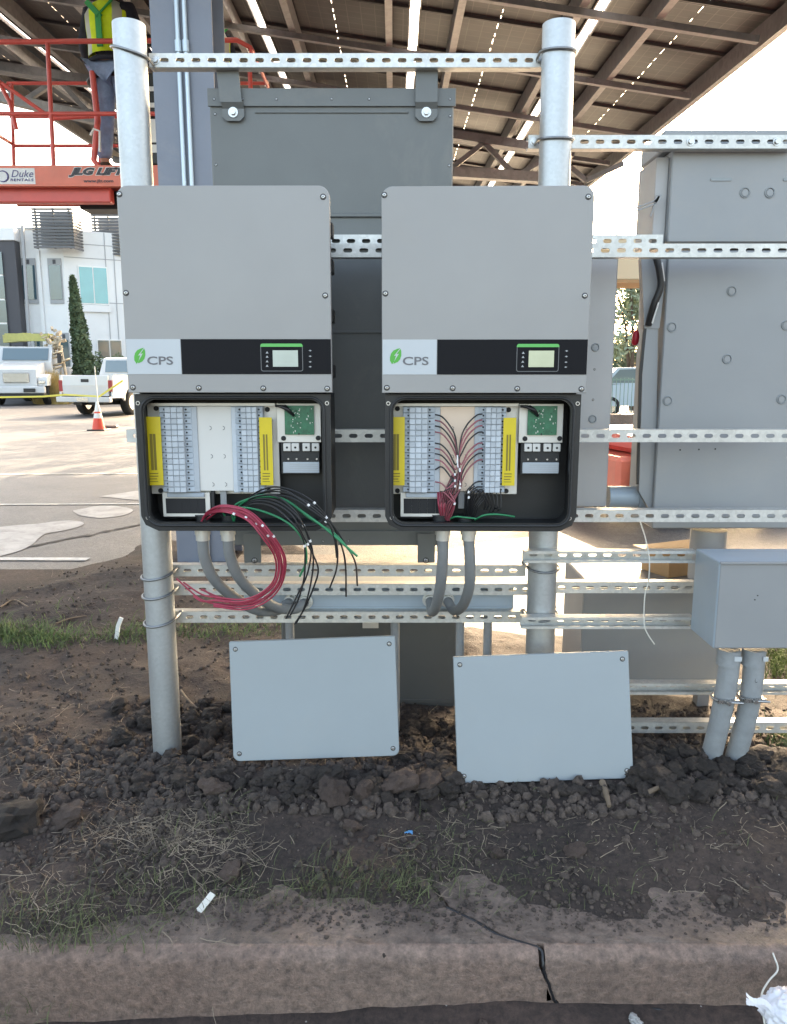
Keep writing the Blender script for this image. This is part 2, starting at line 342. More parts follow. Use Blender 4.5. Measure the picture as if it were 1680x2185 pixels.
# ------------------------------------------------------------------ ground
def sstep(a, b, x):
    t = max(0, min(1, (x-a)/(b-a))); return t*t*(3-2*t)
def soil_d(x, y):
    n = noise.noise(V(x*1.3, y*1.3, 5))*.35 + noise.noise(V(x*5, y*5, 9))*.08
    left = x + 2.5 - (y-4.9)*.22 if y > 4.9 else x + 2.5 + (4.9-y)*1.2
    far = (6.7 if x < -.9 else 6.7 - (x+.9)*2.0) - y
    far = max(far, 4.35-y)
    return min(left, far)+n
def bnd(x): return .07*sstep(-.55,-.95,x)+.045*sstep(.35,.7,x)-.035*math.exp(-((x+.15)/.25)**2)-.055*math.exp(-((x-.27)/.16)**2)
def soil(x, y):
    d = soil_d(x, y)
    z = -.035 + .06*sstep(0, .5, d)
    a = sstep(0, .6, d)
    z += a*(.030*noise.noise(V(x*1.7, y*1.7, 1)) + .016*noise.noise(V(x*6, y*6, 2)) + .009*noise.noise(V(x*17, y*17, 3)))
    z += .055*math.exp(-((y-2.45)/.22)**2)*sstep(-1.1, -.4, x)*(1+.4*noise.noise(V(x*3, y*3, 7)))
    z += .05*math.exp(-((y-4.9)/.7)**2)*sstep(-.6, -1.6, x)
    z -= .025*sstep(2.15, 1.78, y)
    z = z*sstep(1.76, 1.86, y+.030*noise.noise(V(x*3, 0, 3))+.03*noise.noise(V(x*9,y*9,3))+.025*noise.noise(V(x*27,y*27,3))+bnd(x)) + (-.012)*(1-sstep(1.76, 1.86, y+.030*noise.noise(V(x*3, 0, 3))+.03*noise.noise(V(x*9,y*9,3))+.025*noise.noise(V(x*27,y*27,3))+bnd(x))) if y < 1.95 else z
    return z
def on_soil(px, py):
    z = 0.0
    for _ in range(4):
        g = G(px, py, z); z = soil(g.x, g.y)
    return V(g.x, g.y, z)
def grid(name, xs, ys, fz, m):
    nx, ny = len(xs), len(ys)
    vs = [(x, y, fz(x, y)) for y in ys for x in xs]
    fs = [(j*nx+i, j*nx+i+1, (j+1)*nx+i+1, (j+1)*nx+i) for j in range(ny-1) for i in range(nx-1)]
    mb = MB(); mb.add(vs, fs, 0, True); mb.v = [tuple(v) for v in mb.v]
    me = mb.data(name, m); o = bpy.data.objects.new(name, me); COL.objects.link(o); return tag(o, kind='structure')
asp = MB(); asp.add([(-900, 4.0, -.01), (900, 4.0, -.01), (900, 1500, -.01), (-900, 1500, -.01)], [(0, 1, 2, 3)])
asp.add([(-900, -60, -.32), (900, -60, -.32), (900, 3.9, -.32), (-900, 3.9, -.32)], [(0, 1, 2, 3)])
o = bpy.data.objects.new('asphalt_lot', asp.data('asphalt_lot', M['asphalt'])); COL.objects.link(o); tag(o, kind='structure')
ys = []; y = 1.55
while y < 7.2: ys.append(y); y += .014 if y < 3.1 else (.03 if y < 4.5 else .05)
xs = [-6+i*.0 for i in range(0)]; x = -6.0
while x < 7: xs.append(x); x += .02 if -1.7 < x < 1.7 else (.05 if -3.2 < x < 3 else .2)
ys = [y for y in ys if y > 1.715]
grid('soil', xs, ys, soil, M['soil'])
gut = grid('gutter_soil', [-6+.05*i for i in range(240)], [-3+.08*i for i in range(52)]+[1.12+.02*i for i in range(29)],
     lambda x, y: -.205+.052*sstep(-.7, .5, x)+.010*noise.noise(V(x*9, y*9, 2))+.02*noise.noise(V(x*2, y*2, 4))+.018*sstep(1.6, 1.68, y), M['gutter'])
# curb : two concrete lengths that meet at a jagged crack
crk = [(953, 1935), (1013, 1964), (1063, 1994), (1118, 2012), (1158, 2034)]
cpt = [G(a, b, 0).xy for a, b in crk]; cyf = G(840, 2035, 0).y
cpt = [Vector((c.x, c.y)) for c in cpt]; cpt[-1].y = cyf
face = [P(1163, 2077, cyf), P(1183, 2132, cyf), P(1198, 2150, cyf), P(1215, 2200, cyf)]
def curb(side):
    g = .0062*side; mb = MB(); yb = 1.99; zb = -.30
    cx = lambda t: t
    # along x stations ; crack end defined by polyline on top (y from back to front) and on face (z from top to bottom)
    top = [(p.x+g*1.3, p.y, 0) for p in cpt]; top.insert(0, (cpt[0].x-.05+g, yb, 0))
    fc = [(p.x+g, cyf, p.z) for p in face[0:]] + [(face[-1].x+g, cyf, zb)]
    far = 8.0*side
    ns = 160
    def prof(x, t):    # worn arris wobble
        return .006*noise.noise(V(x*8, t*3, 1)) + .003*noise.noise(V(x*30, t*9, 2))
    # rows: y-lines on top from back to front, then face lines
    rows = []
    for i, p in enumerate(top):
        last = i == len(top)-1
        rows.append([p]+[(p[0]+(far-p[0])*(k/ns)**2.2, p[1]-(.0 if not last else .006*abs(noise.noise(V(k*.9, 1, 1)))), -.0 + prof(p[0]+(far-p[0])*(k/ns)**2.2, i)*.5 - (.010 if last else 0)) for k in range(1, ns+1)])
    base = rows.pop(); top = top[:-1]
    for q in range(7):
        an = R(90*q/6); rr = .034
        rows.append([(a[0], cyf+rr-rr*math.sin(an)+prof(a[0], 3)*.6, -rr+rr*math.cos(an)+prof(a[0], 5)*.5) for a in base]); top.append(None)
    for i, p in enumerate(fc):
        rows.append([(p[0], cyf-.003, p[2])]+[(p[0]+(far-p[0])*(k/ns)**2.2, cyf-.003+prof(p[0]+(far-p[0])*(k/ns)**2.2, 10+i)*.6, p[2]) for k in range(1, ns+1)])
    n = ns+1; vs = [v for r in rows for v in r]
    split = len(top)
    for j in range(len(rows)-1):
        fs = [(j*n+i, j*n+i+1, (j+1)*n+i+1, (j+1)*n+i) for i in range(ns)]
        for f in fs: mb.f.append(list(f)); mb.m.append(0 if j < split-7 else 1); mb.sm.append(True)
    mb.v = vs
    k = len(mb.v)   # crack wall
    c = [r[0] for r in rows]; mb.add(c+[(a[0]+0.0, a[1]+(.05 if i >= split+1 else 0), a[2]-(.08 if i < split+1 else 0)) for i, a in enumerate(c)],
       [(i, i+1, len(c)+i+1, len(c)+i) for i in range(len(c)-1)], 1)
    return mb
for s_, lab in ((-1, 'worn concrete kerb length on the left of the jagged black crack'), (1, 'worn concrete kerb length on the right of the jagged black crack')):
    o = curb(s_).build('concrete_kerb', [M['concgrey'], M['conc']]); tag(o, lab, 'kerb', 'concrete kerb in the foreground')
mb = MB(); rp = [V(p.x, p.y, -.0025) for p in cpt[:-1]]+[V(cpt[-1].x, cyf+.022, -.008), V(cpt[-1].x+.002, cyf+.002, -.028)]+[V(p.x, cyf-.001, p.z) for p in face[:3]]
rp += [V(face[2].x+dx, cyf-dy, dz) for dx, dy, dz in ((.045, .022, -.150), (.12, .03, -.152), (.17, .03, -.155), (.215, .012, -.146), (.27, .018, -.148), (.34, .02, -.150))]
rp = [p+V(.004*noise.noise(V(i*.7, 2, 0)), 0, 0) for i, p in enumerate(catmull(rp, 5))]
mb.tube(rp, [.0042+.0018*abs(noise.noise(V(i*.3, 0, 5))) for i in range(len(rp))], 6)
tag(mb.build('root', M['wblk']), 'thin black tube added to darken the kerb crack, running on along its foot', 'root')  # tube added so the crack reads as a continuous dark line
# far kerb behind the rack
mb = MB(); a = -1.12; b = .22
mb.bbox(a, b, 5.15, 5.50, -.05, .10, .015)
tag(mb.build('concrete_kerb', M['concgrey']), 'pale cracked kerb seen below the middle cabinet behind the lower rails', 'kerb')
def patch(pts, name='dried_patch', z=-.005, m='patch', wob=.04):
    mb = MB(); c = sum((Vector(p) for p in pts), V(0, 0, 0))/len(pts)
    q = catmull(pts+[pts[0]], 6)[:-1]; n = len(q)
    q = [p+(p-c).normalized()*wob*noise.noise(p*4) for p in q]
    mb.add([V(c.x, c.y, z)]+[V(p.x, p.y, z) for p in q], [(0, 1+i, 1+(i+1) % n) for i in range(n)])
    o = bpy.data.objects.new(name, mb.data(name, M[m])); COL.objects.link(o); return tag(o, kind='structure')
patch([G(a, b) for a, b in ((-60, 1128), (60, 1118), (150, 1108), (178, 1116), (150, 1128), (90, 1140), (70, 1160), (20, 1180), (-60, 1190))])
patch([G(a, b) for a, b in ((158, 1088), (200, 1080), (250, 1079), (285, 1087), (262, 1098), (215, 1103), (170, 1098))])
patch([G(a, b) for a, b in ((215, 1058), (300, 1046), (372, 1050), (380, 1062), (300, 1066))])
patch([G(a, b) for a, b in ((300, 1020), (420, 1010), (450, 1018), (400, 1028), (330, 1028))])
def stripe(a, b, w=.10):
    a = G(*a); b = G(*b); d = (b-a).normalized(); s = V(-d.y, d.x, 0)*w/2
    mb = MB(); mb.add([V(p.x, p.y, -.003) for p in (a-s, b-s, b+s, a+s)], [(0, 1, 2, 3)])
    o = bpy.data.objects.new('parking_line', mb.data('parking_line', M['wallpaint'])); COL.objects.link(o); tag(o, kind='structure')
for sa, sb in (((-60, 955), (300, 903)), ((-60, 925), (200, 893)), ((60, 1165), (330, 1112))):     # tar-filled joints
    a_ = G(*sa); b_ = G(*sb); mb = MB(); n_ = 24; w_ = .02; vs_ = []
    for i_ in range(n_+1):
        p_ = a_+(b_-a_)*(i_/n_)+V(.06*noise.noise(V(i_*.4, sa[1], 0)), .10*noise.noise(V(i_*.5, 3, sa[1])), 0); ww = w_*(1+.6*noise.noise(V(i_*.9, 1, 2)))
        vs_ += [V(p_.x, p_.y-ww*2.0, -.0045), V(p_.x, p_.y+ww*2.0, -.0045)]
    mb.add(vs_, [(2*i, 2*i+2, 2*i+3, 2*i+1) for i in range(n_)])
    o = bpy.data.objects.new('tar_joint', mb.data('tar_joint', M['tar'])); COL.objects.link(o); tag(o, kind='structure')
stripe((-300, 1190), (188, 1192), .09); stripe((-200, 1077), (420, 1073), .07); stripe((-200, 1012), (420, 1010), .07)

# ------------------------------------------------------------------ strut rack
DP = 2.65; PR = .0508; YR = DP+PR+.002       # rails behind the posts
YF = DP-PR-.044                               # rails in front of the posts
rack = thing('strut_rack', 'galvanised pipe and slotted strut rack carrying the two inverters and the grey cabinets', 'rack', (0, DP, 0))
def rail(x0, x1, z, y0, flip=False, depth=.041, h=.0413):
    mb = MB(); t = .0025; p = .0508; L = x1-x0; n = max(1, int(L/p)); z0 = z-h/2; z1 = z+h/2
    yf = y0+depth-t if flip else y0                       # slotted web plane
    off = (L-n*p)/2
    sl = .0145; sr = .0068
    ob = []
    for k in range(5):
        an = R(90-45*k); ob.append((sl-sr+sr*math.cos(an), sr*math.sin(an)))
    for k in range(5):
        an = R(270-45*k); ob.append((-(sl-sr)+sr*math.cos(an), sr*math.sin(an)))
    for i in range(n):
        cx = x0+off+(i+.5)*p; a = cx-p/2; b = cx+p/2
        fr = [(0, z1), (b, z1), (b, z), (b, z), (b, z0)]
        outer = [(cx, z1), (b, z1), (b, z), (b, z0), (cx, z0), (cx, z0), (a, z0), (a, z), (a, z1), (cx, z1)]
        inner = [(cx+u, z+w) for u, w in ob]
        for yy in (yf, yf+t):
            vs = [V(q[0], yy, q[1]) for q in outer+inner]
            mb.add(vs, [(j, (j+1) % 10, 10+(j+1) % 10, 10+j) for j in range(10) if outer[j] != outer[(j+1) % 10]]+[(4, 15, 14), (9, 10, 19)])
        vs = [V(q[0], yf, q[1]) for q in inner]+[V(q[0], yf+t, q[1]) for q in inner]
        mb.add(vs, [(j, (j+1) % 10, 10+(j+1) % 10, 10+j) for j in range(10)])
    if off > .0005:
        mb.box(x0, x0+off, yf, yf+t, z0, z1); mb.box(x1-off, x1, yf, yf+t, z0, z1)
    ya, yb = (y0, yf) if flip else (yf+t, y0+depth)
    mb.box(x0, x1, ya, yb, z1-t, z1); mb.box(x0, x1, ya, yb, z0, z0+t)
    yl = y0 if flip else y0+depth-t
    for zz0, zz1 in ((z0+t, z0+.0095), (z1-.0095, z1-t)): mb.box(x0, x1, yl, yl+t, zz0, zz1)
    return mb.build('strut_rail', M['strut'], rack, fix=False)
def rpx(xa, xb, py, y0, flip=False, depth=.041): return rail(X(xa, py, y0), X(xb, py, y0), Z(py, y0), y0, flip, depth)
def post(pts, name='post'):
    a, b = pts; mb = MB(); mb.tube([a, b], PR, 28, caps=False); d = (b-a).normalized()
    mb.tube([b, a], PR-.004, 28, caps=False)
    bm_ring = [a+Vector((math.cos(2*math.pi*k/28), math.sin(2*math.pi*k/28), 0)) for k in range(28)]
    return mb.build(name, M['galv'], rack)
postL = post((V(P(360, 1640, DP).x, DP, -.15), V(P(275, 52, DP).x, DP, P(275, 52, DP).z)))
postR = post((V(P(1150, 1500, DP).x, DP, -.15), V(P(1193, 52, DP).x, DP, P(1193, 52, DP).z)))
for po, pxm, pyt in ((postL, 275, 52), (postR, 1193, 52)):          # pipe rim
    c = P(pxm, pyt, DP); mb = MB(); n = 28
    o_ = [c+V(math.cos(2*math.pi*k/n)*PR, math.sin(2*math.pi*k/n)*PR, 0) for k in range(n)]; i_ = [c+V(math.cos(2*math.pi*k/n)*(PR-.004), math.sin(2*math.pi*k/n)*(PR-.004), 0) for k in range(n)]
    mb.add(o_+i_, [(k, (k+1) % n, n+(k+1) % n, n+k) for k in range(n)]); mb.build('pipe_rim', M['galv'], po)
def px_at(postobj, z):
    if postobj is postL: a, b = P(360, 1640, DP), P(275, 52, DP)
    else: a, b = P(1150, 1500, DP), P(1193, 52, DP)
    return a.x+(b.x-a.x)*(z-a.z)/(b.z-a.z)
def ubolt(po, pyf, right=1, tilt=.03, front=True):
    z = Z(pyf, DP-PR); cx = px_at(po, z); r = PR+.0055; q = []
    sgn = -1 if front else 1
    for k in range(25):
        an = R(180*k/24); q.append(V(cx+math.cos(an)*r, DP+sgn*math.sin(an)*r, z+tilt*math.cos(an)*right+ (.03*(1-math.sin(an)) if front else 0)*.3))
    q = [q[0]+V(0, -sgn*.075, 0)]+q+[q[-1]+V(0, -sgn*.075, 0)]
    mb = MB(); mb.tube(q, .0045, 8)
    for e in (q[0], q[-1]): mb.cyl(e+V(0, sgn*.015, 0), e+V(0, sgn*.022, 0), .010, 6)
    mb.build('u_bolt', M['rod'], po)
ubolt(postL, 105, tilt=-.016); ubolt(postR, 103, tilt=.0); ubolt(postR, 294, tilt=.0)
for yy in (1237, 1278, 1337): ubolt(postL, yy, tilt=.008)
ubolt(postR, 1222, tilt=0); ubolt(postR, 1325, tilt=.006)
rpx(318, 1162, 128, YR); rpx(1128, 1700, 302, YR)
rpx(470, 1415, 514, YR+.03)
rpx(300, 1700, 534, YF); rpx(270, 1700, 930, YF); rpx(330, 1700, 1101, YF)
rpx(313, 1122, 1218, YR); rpx(316, 1150, 1258, YR); rpx(318, 1150, 1317, YR)
rpx(1183, 1487, 1254, YR)
rpx(1119, 1487, 1189, YF, True); rpx(1114, 1482, 1330, YF, True)
rpx(1230, 1720, 1471, YF+.03, True); rpx(1300, 1720, 1553, YR-.05)
# bolts in rails
def bolt(px, py, y, r=.009, parent=rack):
    c = P(px, py, y); mb = MB(); mb.cyl(c, c+V(0, -.003, 0), r*1.5, 14); mb.cyl(c+V(0, -.003, 0), c+V(0, -.010, 0), r, 6); mb.build('bolt', M['screw'], parent)
for a in ((332, 128), (1152, 127), (345, 1218), (346, 1258), (352, 1315), (1140, 302), (1474, 302), (1658, 302)): bolt(a[0], a[1], YR)

# ------------------------------------------------------------------ screws (shared mesh, facing -Y)
def screw_mesh():
    mb = MB(); n = 12
    for (r, y) in ((.0062, 0), (.0058, -.0022), (.0036, -.0036)): mb.v += [(math.cos(2*math.pi*k/n)*r, y, math.sin(2*math.pi*k/n)*r) for k in range(n)]
    for j in range(2):
        for k in range(n): mb.f.append([j*n+k, j*n+(k+1) % n, (j+1)*n+(k+1) % n, (j+1)*n+k]); mb.m.append(0); mb.sm.append(True)
    mb.f.append([2*n+k for k in range(n)]); mb.m.append(0); mb.sm.append(False)
    mb.box(-.0030, .0030, -.0040, -.0036, -.0007, .0007, 1); mb.box(-.0007, .0007, -.0041, -.0037, -.0030, .0030, 1)
    mb.add([(math.cos(2*math.pi*k/n)*.0085, -.0003, math.sin(2*math.pi*k/n)*.0085) for k in range(n)], [list(range(n))], 1)
    return mb.data('screw', [M['screw'], M['screwd']])
SCR = screw_mesh()
def screw(parent, x, y, z, s=1): return inst('screw', SCR, parent, (x, y, z), (0, random.uniform(0, 3), 0), (s, s, s))

# ------------------------------------------------------------------ inverter
DI = 2.24; UC = -.466; UZ = .937
def make_inverter():
    t = thing('inverter', '', 'inverter', (UC, DI, UZ)); L = lambda c: c   # world coords below
    x0, x1 = UC-.291, UC+.291; zt = 1.902; zb = 1.343
    mb = MB(); pts = rrect(x0, x1, zb, zt, (0, 0, .030, .030)); 
    ins = [((a-UC)*.995+UC, (b-(zt+zb)/2)*.995+(zt+zb)/2) for a, b in pts]; n = len(pts)
    mb.add([V(a, DI+.002, b) for a, b in pts]+[V(a, DI, b) for a, b in ins], [(i, (i+1) % n, n+(i+1) % n, n+i) for i in range(n)]+[[n+i for i in range(n)]])
    mb.add([V(a, DI+.002, b) for a, b in pts]+[V(a, DI+.022, b) for a, b in pts], [(i, (i+1) % n, n+(i+1) % n, n+i) for i in range(n)]+[[n+i for i in range(n)]])
    cov = mb.build('front_cover', M['cover'], t)
    C = lambda c, r: P(237.4+c*.2992, 377+r*.2992, DI)
    for a in ((58, 124), (1512, 143), (106, 829), (1527, 847), (155, 1503), (625, 1506), (1085, 1509), (1541, 1511)):
        p = C(*a); screw(cov, p.x, DI-.0003, p.z)
    zl0, zl1 = C(300, 1408).z, C(300, 1158).z; xa = x0+.002; xm = X(387, 760, DI); xb = x1-.002
    mb = MB(); mb.box(xa, xm-.0008, DI-.0012, DI-.0002, zl0, zl1); lab = mb.build('logo_label', M['white'], t)
    mb = MB(); mb.box(xm+.0008, xb, DI-.0014, DI-.0002, zl0, zl1); dis = mb.build('display_strip', M['panelblack'], t)
    # leaf with a lightning bolt
    def leafpt(u, v): p = C(165+80*u, 1335-115*v); return (p.x, p.z)
    left = [(.22, 0), (.02, .22), (0, .45), (.08, .68), (.28, .86), (.62, .97), (.86, 1.0)]
    right = [(.98, .80), (1.0, .55), (.92, .32), (.72, .15), (.45, .06), (.22, 0)]
    mb = MB(); boltp = [(.70, .86), (.34, .52), (.54, .54), (.38, .16)]; boltr = [(.38, .16), (.78, .66), (.56, .62), (.80, .88)]
    lf = [leafpt(*a) for a in left+boltp]; rt = [leafpt(*a) for a in [(.90, .95)]+right[:-1]+[(.34, .04)]+boltr]
    for q in (lf, rt): mb.prism(q, DI-.0018, DI-.0013)
    mb.build('leaf_logo', M['green'], lab)
    p = C(350, 1311); put_text('CPS', lab, (p.x, p.z), .0735, .0235, M['ltext'], DI-.0016, bold=.0015)
    b0, b1 = C(1070, 1388), C(1366, 1190)
    def ring(x0, x1, z0, z1, w, y, m, par, nm):
        o_ = rrect(x0, x1, z0, z1, (.006,)*4, 3); i_ = rrect(x0+w, x1-w, z0+w, z1-w, (.005,)*4, 3); n = len(o_); mb = MB()
        mb.add([V(a, y, b) for a, b in o_]+[V(a, y, b) for a, b in i_], [(i, (i+1) % n, n+(i+1) % n, n+i) for i in range(n)]); return mb.build(nm, m, par)
    ring(b0.x, b1.x, b0.z, b1.z, .0018, DI-.0018, M['bezel'], dis, 'bezel')
    mb = MB(); mb.prism(rrect(b0.x, b1.x, b1.z-.0088, b1.z, (0, 0, .006, .006), 3), DI-.0024, DI-.0019); mb.build('green_band', M['green2'], dis)
    s0, s1 = C(1155, 1355), C(1332, 1238); mb = MB(); mb.box(s0.x, s1.x, DI-.0020, DI-.0015, s0.z, s1.z); mb.build('screen', M['screen'], dis)
    for r in (1255, 1285, 1318, 1350):
        p = C(1113, r); mb = MB(); mb.prism([(p.x-.004, p.z-.002), (p.x+.004, p.z-.002), (p.x, p.z+.004)], DI-.0019, DI-.0015); mb.build('indicator', M['iconw'], dis)
    for r in (1240, 1280, 1320, 1355):
        p = C(1420, r); mb = MB(); mb.disc((p.x, DI-.0015, p.z), .0022, (0, -1, 0), .0006, 8); mb.box(p.x-.004, p.x+.004, DI-.0017, DI-.0015, p.z-.0006, p.z+.0006); mb.build('button', M['iconw'], dis)
    # upper housing with fins at the back, left and right sides
    mb = MB(); mb.bbox(UC-.281, UC+.281, DI+.0225, DI+.17, zb-.004, zt-.035, .012)
    for k in range(26): xx = UC-.265+k*.0212; mb.box(xx-.002, xx+.002, DI+.1705, DI+.25, zb+.02, zt-.06)
    h = mb.build('housing', M['darkhouse'], t)
    for zz in (zt-.10, zt-.20, zt-.34, zb+.06): 
        mb = MB(); mb.bbox(UC+.2815, UC+.292, DI+.08, DI+.14, zz-.02, zz+.02, .003); mb.build('side_latch', M['black'], h)
    # wiring box : frame with opening, walls, back
    fx0, fx1 = UC-.2835, UC+.2835; fz0, fz1 = UZ-.002, zb-.0045; fy = DI+.026
    outer = [(fx0, fz1), (fx1, fz1), (fx1, fz0+.045), (fx1-.012, fz0+.018), (fx1-.05, fz0), (fx0+.05, fz0), (fx0+.012, fz0+.018), (fx0, fz0+.045)]
    ox0, ox1, oz0, oz1 = UC-.259, UC+.2575, UZ+.022, UZ+.386
    inner = rrect(ox0, ox1, oz0, oz1, (.035,)*4, 6)
    bm = bmesh.new()
    vo = [bm.verts.new(V(a, fy, b)) for a, b in outer]; vi = [bm.verts.new(V(a, fy, b)) for a, b in inner]
    eo = [bm.edges.new((vo[i], vo[(i+1) % len(vo)])) for i in range(len(vo))]; ei = [bm.edges.new((vi[i], vi[(i+1) % len(vi)])) for i in range(len(vi))]
    bmesh.ops.triangle_fill(bm, edges=eo+ei, use_beauty=True); bm.verts.index_update()
    mb = MB(); mb.add([v.co.copy() for v in bm.verts], [[v.index for v in f.verts] for f in bm.faces]); bm.free()
    n = len(inner); mb.add([V(a, fy, b) for a, b in inner]+[V(a, fy+.022, b) for a, b in inner], [(i, (i+1) % n, n+(i+1) % n, n+i) for i in range(n)])
    wide = rrect(fx0+.006, fx1-.006, fz0+.010, fz1-.006, (.04,)*4, 6)
    mb.add([V(a, fy+.022, b) for a, b in inner]+[V(a, fy+.024, b) for a, b in wide]+[V(a, fy+.15, b) for a, b in wide], [(i, (i+1) % n, n+(i+1) % n, n+i) for i in range(n)]+[(n+i, n+(i+1) % n, 2*n+(i+1) % n, 2*n+i) for i in range(n)]+[[2*n+i for i in range(n)]])
    no = len(outer); mb.add([V(a, fy, b) for a, b in outer]+[V(a, fy+.16, b) for a, b in outer], [(i, (i+1) % no, no+(i+1) % no, no+i) for i in range(no)]+[[no+i for i in range(no)]])
    wb = mb.build('wiring_box', M['black'], t)
    gk = rrect(ox0-.007, ox1+.007, oz0-.007, oz1+.006, (.04,)*4, 6)
    mb = MB(); mb.tube([V(a, fy-.0015, b) for a, b in gk]+[V(gk[0][0], fy-.0015, gk[0][1])], .0042, 6, caps=False); mb.build('gasket', M['darkhouse'], wb)
    for (a, b) in ((fx0+.010, fz1-.026), (fx1-.010, fz1-.026), (fx0+.020, fz0+.040), (fx1-.020, fz0+.040)):
        mb = MB(); n = 12; c = V(a, fy-.002, b); mb.cyl(c+V(0, .0015, 0), c, .0062, 12); mb.build('boss', M['screw'], wb)
        mb = MB(); mb.cyl(c-V(0, .0002, 0), c-V(0, .001, 0), .0036, 10); mb.build('threaded_hole', M['hole'], wb)
    # interior, crop coordinates (c, r) on plane y
    def I(c, r, y): p = P(265.2+c*.2826, 823.6+r*.2826, DI+.085); return V(p.x, y, p.z)
    yb_ = DI+.085
    def ibox(name, c0, c1, r0, r1, y0, y1, m, par, bev=.0015):
        a = I(c0, r1, 0); b = I(c1, r0, 0); mb = MB()
        if bev: mb.bbox(a.x, b.x, y0, y1, a.z, b.z, bev)
        else: mb.box(a.x, b.x, y0, y1, a.z, b.z)
        return mb.build(name, m, par)
    pl = ibox('back_plate', 185, 1150, 130, 826, yb_+.030, yb_+.034, M['plate'], t)
    for a in ((220, 172), (1070, 180), (255, 800), (1085, 800)):
        p = I(a[0], a[1], yb_+.028); mb = MB(); mb.disc(p, .0075, (0, -1, 0), .002, 14); mb.build('hole', M['hole'], pl)
    ibox('top_flange', 200, 1135, 130, 150, yb_+.005, yb_+.0295, M['plate'], pl, 0)
    sheet = ibox('insulating_sheet', 545, 830, 155, 792, yb_+.004, yb_+.006, M['sheet'], t, 0)
    for a in ((650, 318), (750, 318), (660, 532), (757, 532), (672, 745), (768, 745)):
        p = I(a[0], a[1], yb_+.0035); mb = MB(); mb.tube([p+V(-.003, 0, .006), p+V(.002, 0, .003), p+V(.002, 0, -.003), p+V(-.003, 0, -.006)], .0007, 4); mb.build('slot_mark', M['pcur'], sheet)
    ibox('marking_strip', 522, 546, 155, 800, yb_-.001, yb_+.010, M['termlt'], t); ibox('marking_strip', 829, 856, 155, 806, yb_-.001, yb_+.010, M['termlt'], t)
    def col(name, c0, c1, y, m, nseg, holes=0, cols=1):
        a = I(c0, 800, 0); b = I(c1, 155, 0); par = None
        mb = MB(); mb.bbox(a.x, b.x, y+.006, yb_+.0295, a.z, b.z, .001); par = mb.build(name, m, t)
        hz = (b.z-a.z)/nseg; w = (b.x-a.x)/cols
        mbc = MB(); mbc.bbox(-w/2+.0004, w/2-.0004, -.006, 0, -hz/2+.0007, hz/2-.0007, .0012)
        if holes: mbc.disc((0, -.0061, 0), .0030, (0, -1, 0), .0003, 8, 1)
        me = mbc.data('terminal', [m, M['hole']])
        for cc in range(cols):
            for k in range(nseg): inst('terminal', me, par, (a.x+w*(cc+.5), y+.0055, a.z+hz*(k+.5)))
    col('terminal_block', 296, 342, yb_-.002, M['term'], 15, 1); col('fuse_block', 345, 450, yb_-.016, M['termlt'], 15, 0, 3); col('terminal_block', 453, 508, yb_-.002, M['term'], 15, 1)
    col('terminal_block', 858, 905, yb_-.002, M['term'], 15, 1); col('fuse_block', 908, 1005, yb_-.016, M['termlt'], 15, 0, 3); col('terminal_block', 1008, 1045, yb_-.002, M['term'], 15, 1)
    for c0, c1, r0 in ((190, 280, 230), (1038, 1118, 235)):
        yl = ibox('warning_label', c0, c1, r0, 745, yb_-.012, yb_-.010, M['yellow'], t, 0)
        for (u0, u1, v0, v1) in ((.28, .34, .25, .78), (.55, .60, .25, .78), (.15, .85, .82, .835), (.15, .85, .86, .875), (.15, .75, .90, .915), (.15, .85, .94, .95)):
            ibox('print', c0+(c1-c0)*u0, c0+(c1-c0)*u1, r0+(745-r0)*v0, r0+(745-r0)*v1, yb_-.0126, yb_-.0121, M['yprint'], yl, 0)
        ibox('label_bracket', c0+8, c1-8, r0+20, 730, yb_-.0099, yb_+.0295, M['plate'], yl, 0)
    br = ibox('board_bracket', 1152, 1480, 133, 428, yb_+.012, yb_+.016, M['plate'], t, .001)
    for a in ((1200, 397), (1462, 395)):
        p = I(a[0], a[1], yb_+.0115); mb = MB(); mb.disc(p, .0075, (0, -1, 0), .002, 14); mb.build('hole', M['hole'], br)
    pcb = ibox('circuit_board', 1213, 1430, 148, 368, yb_+.004, yb_+.008, M['pcb'], t, 0)
    rnd = random.Random(4)
    for k in range(34):
        c = rnd.uniform(1225, 1418); r = rnd.uniform(165, 355); w = rnd.choice((4, 6, 9)); ibox('component', c, c+w, r, r+rnd.choice((5, 8, 14)), yb_+.0025, yb_+.0038, rnd.choice((M['smd'], M['smd'], M['hole'])), pcb, 0)
    for k in range(5):
        p0 = I(1150+k*16, 150, yb_-.004); p1 = I(1225+k*14, 175+k*12, yb_-.004); mb = MB(); mb.tube(catmull([p0, (p0+p1)/2+V(0, -.014, .004), p1], 5), .0045, 6); mb.build('lead', M['wblk'], pcb)
    ac = ibox('breaker_base', 1180, 1470, 428, 672, yb_+.018, yb_+.030, M['darkhouse'], t)
    for c in (1199, 1262, 1345, 1415):
        q = ibox('terminal', c, c+56, 434, 494, yb_+.006, yb_+.0175, M['sheet'], ac)
        p = I(c+28, 466, yb_+.0055); mb = MB(); mb.disc(p, .0035, (0, -1, 0), .0006, 8); mb.build('terminal_screw', M['hole'], ac)
        p = I(c+35, 556, yb_+.0170); mb = MB(); mb.disc(p, .003, (0, -1, 0), .001, 8); mb.build('terminal_screw', M['screw'], ac)
    ll = ibox('rating_label', 1195, 1470, 578, 662, yb_+.014, yb_+.0175, M['termlt'], t)
    for k in range(4): ibox('print', 1245, 1462, 596+k*15, 600+k*15, yb_+.0132, yb_+.0139, M['iconw'], ll, 0)
    vp = ibox('vent_panel', 288, 640, 806, 992, yb_+.010, yb_+.013, M['plate'], t)
